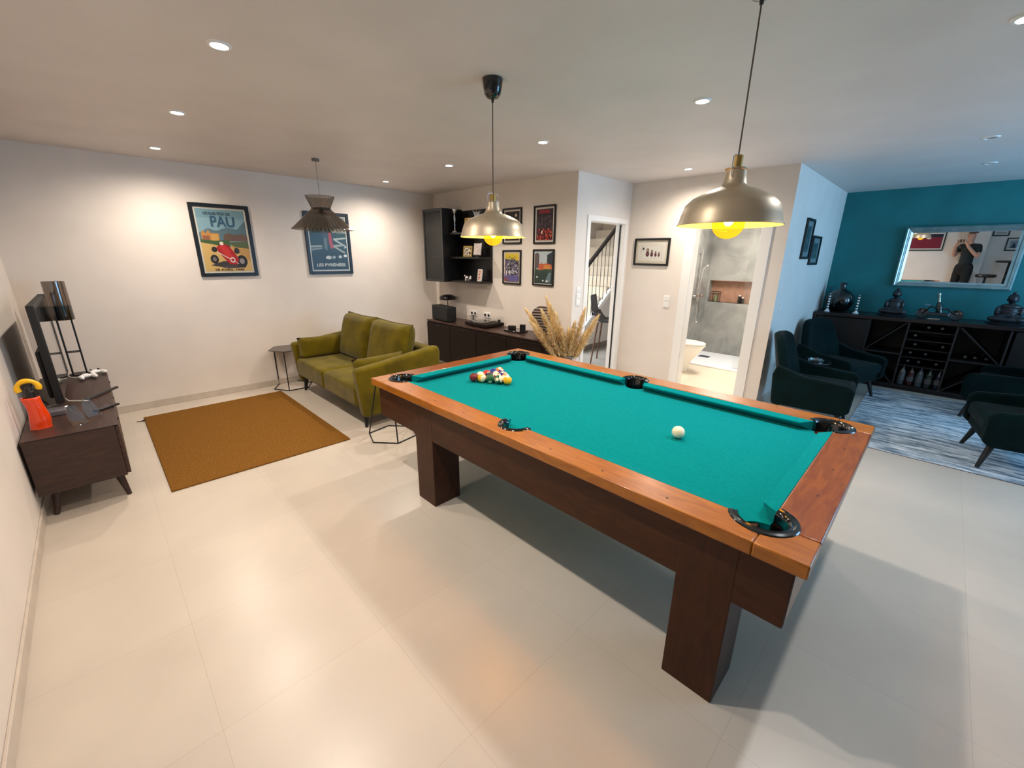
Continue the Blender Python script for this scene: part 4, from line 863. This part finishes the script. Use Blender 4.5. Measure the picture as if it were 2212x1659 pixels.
def lounge():
    t=thing('side_table','small round black table between the two left armchairs','side table',(5.68,.86,0))
    MB().lathe([(0,.5),(.17,.5),(.175,.507),(.17,.514),(0,.514)],n=32).build('table_top',BLACKG,t); MB().cyl((0,0,.01),(0,0,.5),.014).build('pole',METALB,t); MB().lathe([(0,0),(.12,0),(.12,.01),(0,.014)],n=28).build('base',METALB,t)
    t=thing('ashtray','clear glass ashtray on the small round table between the armchairs','ashtray',(5.62,.83,.514))
    MB().lathe([(0,.006),(.045,.006),(.06,.03),(.075,.032),(.078,.03),(.07,.0),(0,.0)],n=24).build('dish',glass('thick_glass',(.75,.85,.85),.03,.25),t); MB().cyl((.06,0,.03),(.085,0,.034),.006).build('rest',CHROME,t)
    # bar cabinet
    X0=7.2; X1=7.735; y0,y1=-1.75,1.2; t=thing('bar_cabinet','long black brown bar cabinet with diagonal wine racks along the teal wall','bar cabinet',(X0,0,0))
    D=X1-X0; BW=noisy('bar_wood',(16,11,11),(10,7,7),(14,2,14),3,5,.45)
    MB().box((-.03,y0,.87),(D,y1,.915)).build('worktop',noisy('bar_top',(34,24,25),(24,17,18),(14,2,14),3,5,.3),t,bev=.004)
    MB().box((D-.02,y0,.06),(D,y1,.87)).build('back_panel',BW,t); MB().box((0,y0,.04),(D-.02,y1,.07)).build('bottom_panel',BW,t)
    EDGE=mat('bar_edge',(34,29,28),.5)
    divs=[y1-.02,.575,.195,-.235,-.655,-1.08,y0+.0]
    for y in divs: MB().box((.0,y,.07),(D-.02,y+.018,.87)).build('divider',EDGE,t)
    MB().box((.04,y0,0),(D-.02,y1,.04)).build('plinth',BLACKM,t)
    for ya,yb,fl in((.195,.575,0),(-.655,-.235,1)):
        MB().box((0,ya+.018,.455),(D-.02,yb,.470)).build('shelf',EDGE,t)
        a,b=(ya+.03,yb-.01)
        for z0,z1,f in((.47,.87,fl),(.07,.455,1-fl)):
            p=[(b,z0),(b-.02,z0),(a,z1),(a+.02,z1)] if f==0 else [(a,z0),(a+.02,z0),(b,z1),(b-.02,z1)]
            p=[(b,z0),(a,z1-.018),(a,z1),(b,z0+.018)] if f==0 else [(a,z0),(b,z1-.018),(b,z1),(a,z0+.018)]
            MB().prism(p,.005,D-.03,'x').build('diagonal_rack',EDGE,t)
    for z in(.32,.43,.54,.65,.76): MB().box((.01,-.217,z),(D-.02,.195,z+.01)).build('shelf',BW,t)
    o=MB().box((.0,.6,.08),(.015,1.17,.86)).build('door',BW,t,bev=.002)
    o=MB().box((.0,-1.06,.08),(.015,-.68,.86)).build('door',BW,t,bev=.002)
    # standing and lying bottles
    def bottle(nm,label,loc,rot,gm,cap,grp):
        t=thing(nm,label,'bottle',loc,0,grp); t.rotation_euler=rot
        MB().lathe([(0,0),(.034,0),(.036,.01),(.036,.15),(.03,.175),(.015,.2),(.013,.24),(0,.24)],n=20).build('body',gm,t); MB().cyl((0,0,.24),(0,0,.262),.0145,n=14).build('cap',cap,t)
        MB().lathe([(.0366,.05),(.0366,.11)],n=20,cap=False).build('label',mat('bottle_label',(90,90,88),.6),t)
        return t
    cols=[((84,88,90),'clear'),((66,22,20),'reddish'),((78,90,98),'pale blue'),((44,60,50),'green tinted'),((26,32,56),'blue')]
    for i,(c,n) in enumerate(cols):
        bottle('liquor_bottle',n+' bottle standing on the lowest shelf of the bar cabinet',(X0+.09,.14-i*.085,.07),(0,0,0),mat('bottle_%d'%i,c,.12,coat=.4),CHROME if i==0 else BLACKM,'bottles standing at the bottom of the bar')
    lay=[(.12,.33),(.02,.33),(-.14,.33),(.12,.44),(-.02,.44),(.1,.55),(-.15,.55),(.12,.66),(-.1,.77),(.02,.77)]
    nms=['left end of the lowest rack row','middle of the lowest rack row','right end of the lowest rack row','left of the second rack row','right of the second rack row','left of the third rack row','right of the third rack row','left of the fourth rack row','right of the top rack row','left of the top rack row']
    for (y,z),n in zip(lay,nms):
        bottle('wine_bottle','dark wine bottle lying neck out at the '+n,(X0+.34,y,z+.01+.037),(0,R(-90),0),mat('dark_bottle',(18,26,20),.12,coat=.5),mat('foil_cap',(96,98,97),.4,metal=.5),'wine bottles lying in the bar rack')
    for y,z,n in((-.36,.475,'left'),(-.44,.475,'middle'),(-.53,.475,'right')):
        bottle('wine_bottle','dark wine bottle lying in the right diagonal rack, '+n+' of three',(X0+.34,y,z+.037),(0,R(-90),0),mat('dark_bottle',(18,26,20),.12,coat=.5),mat('foil_cap',(96,98,97),.4,metal=.5),'wine bottles lying in the right diagonal rack')
    Z=.915
    # round black vase
    t=thing('vase','round glossy black vase with short neck on the left end of the bar cabinet','vase',(7.5,.99,Z))
    pr=[(0,0),(.07,0),(.12,.03),(.158,.1),(.165,.16),(.15,.22),(.1,.275),(.05,.3),(.038,.315),(.036,.375),(.04,.385),(.03,.385),(.028,.31),(0,.3)]
    MB().lathe(pr,n=48,cap=False).build('body',BLACKG,t); MB().lathe([(.036,.38),(.041,.386),(.036,.392),(.03,.386)],n=28).build('lip',mat('vase_rim',(60,60,60),.2),t)
    for y,l in((1.085,'left'),(.765,'right')):
        t=thing('candlestick','black and white spiral candle, '+l+' of the pair beside the round vase','candle',(7.31,y,Z),0,'spiral striped candles')
        SM=bpy.data.materials.get('spiral_wax') or stripe_mat('spiral_wax',(240,238,232),(16,16,18),10,R(28),.4,'Z')
        MB().lathe([(0,.03),(.013,.03),(.012,.22),(.004,.245),(0,.25)],n=16).build('candle',SM,t); MB().lathe([(0,0),(.032,0),(.034,.008),(.018,.02),(.018,.034),(0,.034)],n=20).build('holder',WHITEP,t)
    t=thing('letter_ornament','thin metal stand behind the round vase in the corner','ornament',(7.62,1.14,Z)); MB().cyl((0,0,0),(0,0,.32),.006).cyl((0,-.05,.32),(0,.05,.32),.006).build('cross',mat('teal_metal',(60,90,96),.3,metal=.5),t); MB().lathe([(0,0),(.04,0),(.04,.01),(0,.01)],n=20).build('base',METALB,t)
    STN=noisy('dark_stone',(40,42,46),(24,25,28),(1,1,1),20,4,.4)
    def buddha(y,s,label,wide):
        t=thing('buddha_statue',label,'statue',(7.47,y,Z),R(-90)); g=MB()
        M=None
        g.ell((0,-.02,.05),(.13*wide,.085,.045)); g.ell((-.075*wide,-.05,.055),(.07,.05,.035)); g.ell((.075*wide,-.05,.055),(.07,.05,.035))
        g.ell((0,.01,.13),(.07*wide,.05,.085)); g.ell((0,.01,.19),(.075*wide,.045,.035)); g.ell((-.08*wide,-.005,.135),(.022,.026,.06)); g.ell((.08*wide,-.005,.135),(.022,.026,.06))
        g.ell((-.045,-.05,.09),(.05,.022,.018)); g.ell((.045,-.05,.09),(.05,.022,.018)); g.cyl((0,.01,.2),(0,.008,.25),.025)
        g.ell((0,.0,.275),(.04,.044,.052)); g.ell((-.04,.005,.27),(.007,.01,.022)); g.ell((.04,.005,.27),(.007,.01,.022)); g.ell((0,-.044,.27),(.008,.012,.012))
        g.v=[tuple(c*s for c in v) for v in g.v]
        g.build('body',STN,t,remesh=.005)
        h=MB().ell((0,.01*s,.295*s),(.042*s,.042*s,.035*s)).ell((0,.01*s,.335*s),(.018*s,.018*s,.018*s)); h.build('hair',mat('stone_hair',(26,27,30),.5),t)
        MB().lathe([(0,-.0),(.15*s,0),(.155*s,.01),(.14*s,.018),(0,.018)],n=32).build('plinth',STN,t)
        if wide>1:
            for i in range(5): MB().tube([(-.08*s+.0,-.03*s,(.05+.03*i)*s),(0,-.085*s,(.04+.03*i)*s),(.08*s,-.03*s,(.05+.03*i)*s)],.004*s,6).build('robe_fold',mat('robe_fold',(60,54,60),.4),t)
    buddha(.405,1.0,'dark seated buddha statue left of the champagne bottle, under the mirror corner',1.0)
    buddha(-.59,1.03,'dark seated buddha statue with ridged robe at the right end of the mirror',1.12)
    # champagne holder
    t=thing('bottle_holder','black metal motorcycle shaped bottle holder on the bar cabinet','bottle holder',(7.42,-.03,Z),R(-90))
    for x in(-.15,.15):
        w_=MB().lathe([(.052,-.006),(.06,-.01),(.064,0),(.06,.01),(.052,.006)],n=32,M=Matrix.Rotation(R(72),3,'X')); w_.build('wheel',BLACKG,t,loc=(x,0,.06))
        MB().tube([(x-.05,0,.06),(x+.05,0,.06)],.004,6).build('spoke',CHROME,t)
    MB().box((-.1,-.035,.035),(.09,.035,.08)).build('engine',mat('engine_metal',(70,74,78),.25,metal=.7),t,bev=.01)
    MB().tube([(-.15,0,.06),(-.09,0,.15),(-.02,0,.12),(.06,0,.13),(.15,0,.06)],.009,8).build('frame',BLACKG,t)
    MB().tube([(-.14,-.05,.17),(-.09,0,.16),(-.14,.05,.17)],.005,8).build('handlebar',CHROME,t)
    MB().box((-.09,-.04,.0),(.02,-.03,.008)).build('foot_plate',mat('bright_steel',(220,220,220),.2,metal=1),t)
    t=thing('champagne_bottle','dark champagne bottle with silver foil neck leaning in the motorcycle holder','bottle',(7.44,-.03,Z+.07)); t.rotation_euler=(R(-12),0,0)
    MB().lathe([(0,0),(.03,0),(.032,.01),(.032,.09),(.014,.14),(0,.14)],n=20).build('body',mat('champ_glass',(16,28,20),.12,coat=.5),t); MB().lathe([(.0145,.13),(.0145,.215),(.018,.22),(.018,.245),(0,.247)],n=20).build('foil',mat('foil_silver',(206,204,180),.3,metal=.7),t)
    # mirror, tilted forward a little
    t=thing('wall_mirror','large silver framed mirror on the teal wall above the bar cabinet','mirror',(XT-.012,-.035,1.28),R(-90)); t.rotation_euler=(R(1.85),0,R(-90))
    w_,h_,fw=1.06,.74,.072; SIL=noisy('silver_leaf',(206,216,212),(182,196,194),(1,1,1),12,4,.3,metal=.7)
    def fr(i0,i1,d0,d1):
        mb=MB(); a=[(-w_/2+i0,i0),(w_/2-i0,i0),(w_/2-i0,h_-i0),(-w_/2+i0,h_-i0)]; b=[(-w_/2+i1,i1),(w_/2-i1,i1),(w_/2-i1,h_-i1),(-w_/2+i1,h_-i1)]
        for k in range(4):
            k2=(k+1)%4; mb.add([(a[k][0],-d0,a[k][1]),(a[k2][0],-d0,a[k2][1]),(b[k2][0],-d1,b[k2][1]),(b[k][0],-d1,b[k][1]),(a[k][0],-.001,a[k][1]),(a[k2][0],-.001,a[k2][1]),(b[k2][0],-.001,b[k2][1]),(b[k][0],-.001,b[k][1])],[(0,1,2,3),(0,1,5,4),(2,3,7,6),(4,5,6,7)])
        return mb
    mb=fr(0,.016,.016,.04); 
    for s_ in(fr(.016,.034,.042,.026),fr(.034,.05,.034,.016),fr(.05,fw,.024,.01)): mb.add(s_.v,s_.f)
    mb.build('frame',SIL,t,smooth=20)
    MB().box((-w_/2+fw-.004,-.008,fw-.004),(w_/2-fw+.004,-.002,h_-fw+.004)).build('mirror_glass',mat('mirror_silver',(236,240,242),.0,metal=1),t)
lounge()
# ---------------------------------------------------------------- behind the viewer: the part seen in the mirror
def behind():
    poster('framed_poster','large framed crimson poster on the left wall, seen in the mirror',(XL,.72,1.34),R(90),.98,.46,dict(shapes=[rect((132,20,44),0,0,1,1),((30,26,48),[(.0,.75),(0,1),(.7,1),(.5,.82)]),circ((240,220,200),.3,.7,.05,.06)]),fw=.02,margin=.03)
    for y,z,w_,h_,c,l in((-.99,1.31,.27,.3,(150,160,170),'blue grey framed photo on the recessed wall, seen in the mirror'),(-.72,1.66,.28,.14,(30,40,58),'dark wide framed picture highest on the recessed wall, seen in the mirror'),(-1.36,1.6,.34,.36,(190,196,204),'black framed pale picture farthest along the recessed wall, seen in the mirror')):
        poster('framed_picture',l,(-.9,y,z),R(90),w_,h_,dict(shapes=[rect(c,0,0,1,1),((50,60,76),[(.2,0),(.4,.6),(.6,.7),(.8,0)])]),fw=.022,margin=.04,group='pictures on the recessed wall')
    t=thing('bar_table','tall round black bar table, seen in the mirror','table',(-.42,-1.0,0))
    MB().lathe([(0,1.07),(.24,1.07),(.25,1.085),(.24,1.1),(0,1.1)],n=36).build('table_top',BLACK,t); MB().cyl((0,0,.02),(0,0,1.07),.03).build('pole',METALB,t); MB().lathe([(0,0),(.22,0),(.22,.015),(0,.03)],n=32).build('base',METALB,t)
    for x,y,l in((-.05,-.66,'nearer the person'),(.05,-1.12,'farther from the person')):
        t=thing('bar_stool','black padded bar stool '+l+', seen in the mirror','stool',(x,y,0),0,'bar stools by the tall table')
        MB().lathe([(0,.74),(.17,.74),(.185,.77),(.17,.8),(0,.805)],n=32).build('seat',BLACK,t); MB().cyl((0,0,.02),(0,0,.74),.022).build('pole',METALB,t); MB().lathe([(0,0),(.19,0),(.19,.012),(0,.025)],n=32).build('base',METALB,t)
        MB().tube([(.12*math.cos(R(a)),.12*math.sin(R(a)),.3) for a in range(0,360,20)],.008,6,True).build('foot_ring',CHROME,t)
    # the photographer
    fx,fy=math.cos(R(40)),math.sin(R(40)); fwd=Vector((fx,fy,0)); rt=Vector((fy,-fx,0)); O=Vector((-.235,-.235,0))
    P=lambda r,f,z:O+rt*r+fwd*f+Vector((0,0,z))
    root=thing('person','person in dark shirt and black trousers holding up a phone, in the mirror','person',O)
    def skin(name,m,verts,edges,rad,rootv=0,sub=1):
        me=bpy.data.meshes.new(name); me.from_pydata([tuple(v-O) for v in verts],edges,[]); me.materials.append(m)
        o=bpy.data.objects.new(name,me); COL.objects.link(o); o.parent=root
        sk=o.modifiers.new('skin','SKIN'); sk.use_smooth_shade=True
        for i,r in enumerate(rad):
            d=me.skin_vertices[0].data[i]; d.radius=(r,r) if not isinstance(r,tuple) else r; d.use_root=(i==rootv)
        ss=o.modifiers.new('sub','SUBSURF'); ss.levels=sub; ss.render_levels=sub+1
        return o
    phone=P(0,.275,1.585)
    V=[P(0,-.02,.95),P(0,-.02,1.12),P(0,-.02,1.3),P(0,-.02,1.43),P(0,-.01,1.52),P(0,.01,1.58),P(0,.02,1.68),P(0,.02,1.77)]
    E=[(0,1),(1,2),(2,3),(3,4),(4,5),(5,6),(6,7)]; RR=[(.09,.065),(.09,.065),(.11,.08),(.1,.07),.052,.055,(.078,.09),(.07,.082)]
    def addc(start,pts,rs):
        i=start
        for p,r in zip(pts,rs): V.append(p);RR.append(r);E.append((i,len(V)-1)); i=len(V)-1
        return i
    for s in(-1,1):
        addc(0,[P(s*.1,-.02,.88),P(s*.11,-.01,.5),P(s*.12,-.03,.1),P(s*.13,.08,.045)],[.07,.055,.04,.034])
        w=addc(3,[P(s*.18,-.02,1.44),P(s*.27,.03,1.2),P(s*.15,.2,1.44),P(s*.085,.235,1.56)],[.06,.045,.034,.026])
        p=V[w]
        palm=addc(w,[P(s*.07,.25,1.585)],[.027])
    body=skin('body',SKIN,V,E,RR,0)
    for s in(-1,1):
        for k,(dz,ln) in enumerate(((.03,.075),(.012,.085),(-.006,.08),(-.022,.065))):
            b=P(s*.072,.255,1.585+dz); skin('finger',SKIN,[b,b-rt*s*.012+fwd*.018,b-rt*s*ln*.55+fwd*.021,b-rt*s*ln*.75+fwd*.01],[(0,1),(1,2),(2,3)],[.0095,.009,.0085,.0075])
        b=P(s*.078,.24,1.57); skin('thumb',SKIN,[b,b-rt*s*.02-Vector((0,0,.012)),b-rt*s*.045-Vector((0,0,.008))],[(0,1),(1,2)],[.012,.011,.009])
    SH=mat('dark_shirt',(28,36,38),.85); TR=mat('black_trousers',(16,17,19),.85)
    sv=[P(0,-.02,.93),P(0,-.02,1.12),P(0,-.02,1.3),P(0,-.02,1.44),P(0,-.012,1.52)]
    se=[(0,1),(1,2),(2,3),(3,4)]; sr=[(.18,.145),(.165,.132),(.172,.125),(.152,.108),(.07,.072)]
    for s in(-1,1): sv+=[P(s*.185,-.02,1.445),P(s*.25,.015,1.29)]; n=len(sv); se+=[(3,n-2),(n-2,n-1)]; sr+=[.076,.062]
    skin('t_shirt',SH,sv,se,sr,0)
    tv=[P(0,-.02,1.09),P(0,-.02,.93)]; te=[(0,1)]; tr=[(.165,.13),(.17,.13)]
    for s in(-1,1): tv+=[P(s*.1,-.02,.82),P(s*.115,-.01,.5),P(s*.125,-.035,.1)]; n=len(tv); te+=[(1,n-3),(n-3,n-2),(n-2,n-1)]; tr+=[.108,.078,.066]
    skin('trousers',TR,tv,te,tr,0)
    for s in(-1,1):
        g=MB(); q=P(s*.13,.04,.045)-O; M=Matrix.Rotation(R(-50),3,'Z'); g.ell(q,(.05,.135,.045),16,M); g.build('shoe',BLACKM,root)
    h=P(0,.02,1.735)-O
    MB().ell(h+Vector((0,0,.02))-fwd*.012,(.092,.098,.105),20).build('hair',mat('brown_hair',(52,40,32),.8),root) if 0 else None
    hm=MB()
    def hf(u,v):
        a=2*PI*u; t_=PI*.56*v; rr=.082; return tuple(h+Vector((0,0,.035))-fwd*.022+Vector((rr*math.sin(t_)*math.cos(a),rr*math.sin(t_)*math.sin(a),.088*math.cos(t_))))
    hm.grid(hf,24,10,True); hm.build('hair',mat('brown_hair',(88,70,56),.8),root,solid=.006,smooth=180)
    face=h-Vector((0,0,.02))+fwd*.085
    MB().ell(face,(.012,.014,.022)).build('nose',SKIN,root)
    for s in(-1,1):
        MB().ell(face+rt*s*.032+Vector((0,0,.022))-fwd*.012,(.011,.011,.008)).build('eye',mat('eye_dark',(40,34,30),.3),root)
        MB().ell(h-Vector((0,0,.02))+rt*s*.085-fwd*.0,(.012,.016,.028)).build('ear',SKIN,root)
    MB().ell(face-Vector((0,0,.04))-fwd*.012,(.022,.016,.005)).build('mouth',mat('lips',(150,84,80),.5),root)
    ph=thing('phone','black phone held up in both hands, seen in the mirror','phone',phone,R(-50))
    MB().box((-.075,-.004,-.036),(.075,.004,.036)).build('case',BLACK,ph,bev=.004); MB().box((-.07,-.0045,-.032),(.07,-.0038,.032)).build('screen',mat('phone_screen',(30,34,40),.1),ph); MB().box((.03,.004,.0),(.07,.006,.032)).build('camera_bump',BLACKG,ph)
behind()
# smoothing fix: every spot and bulb light is a child of its lamp
bpy.context.view_layer.update()
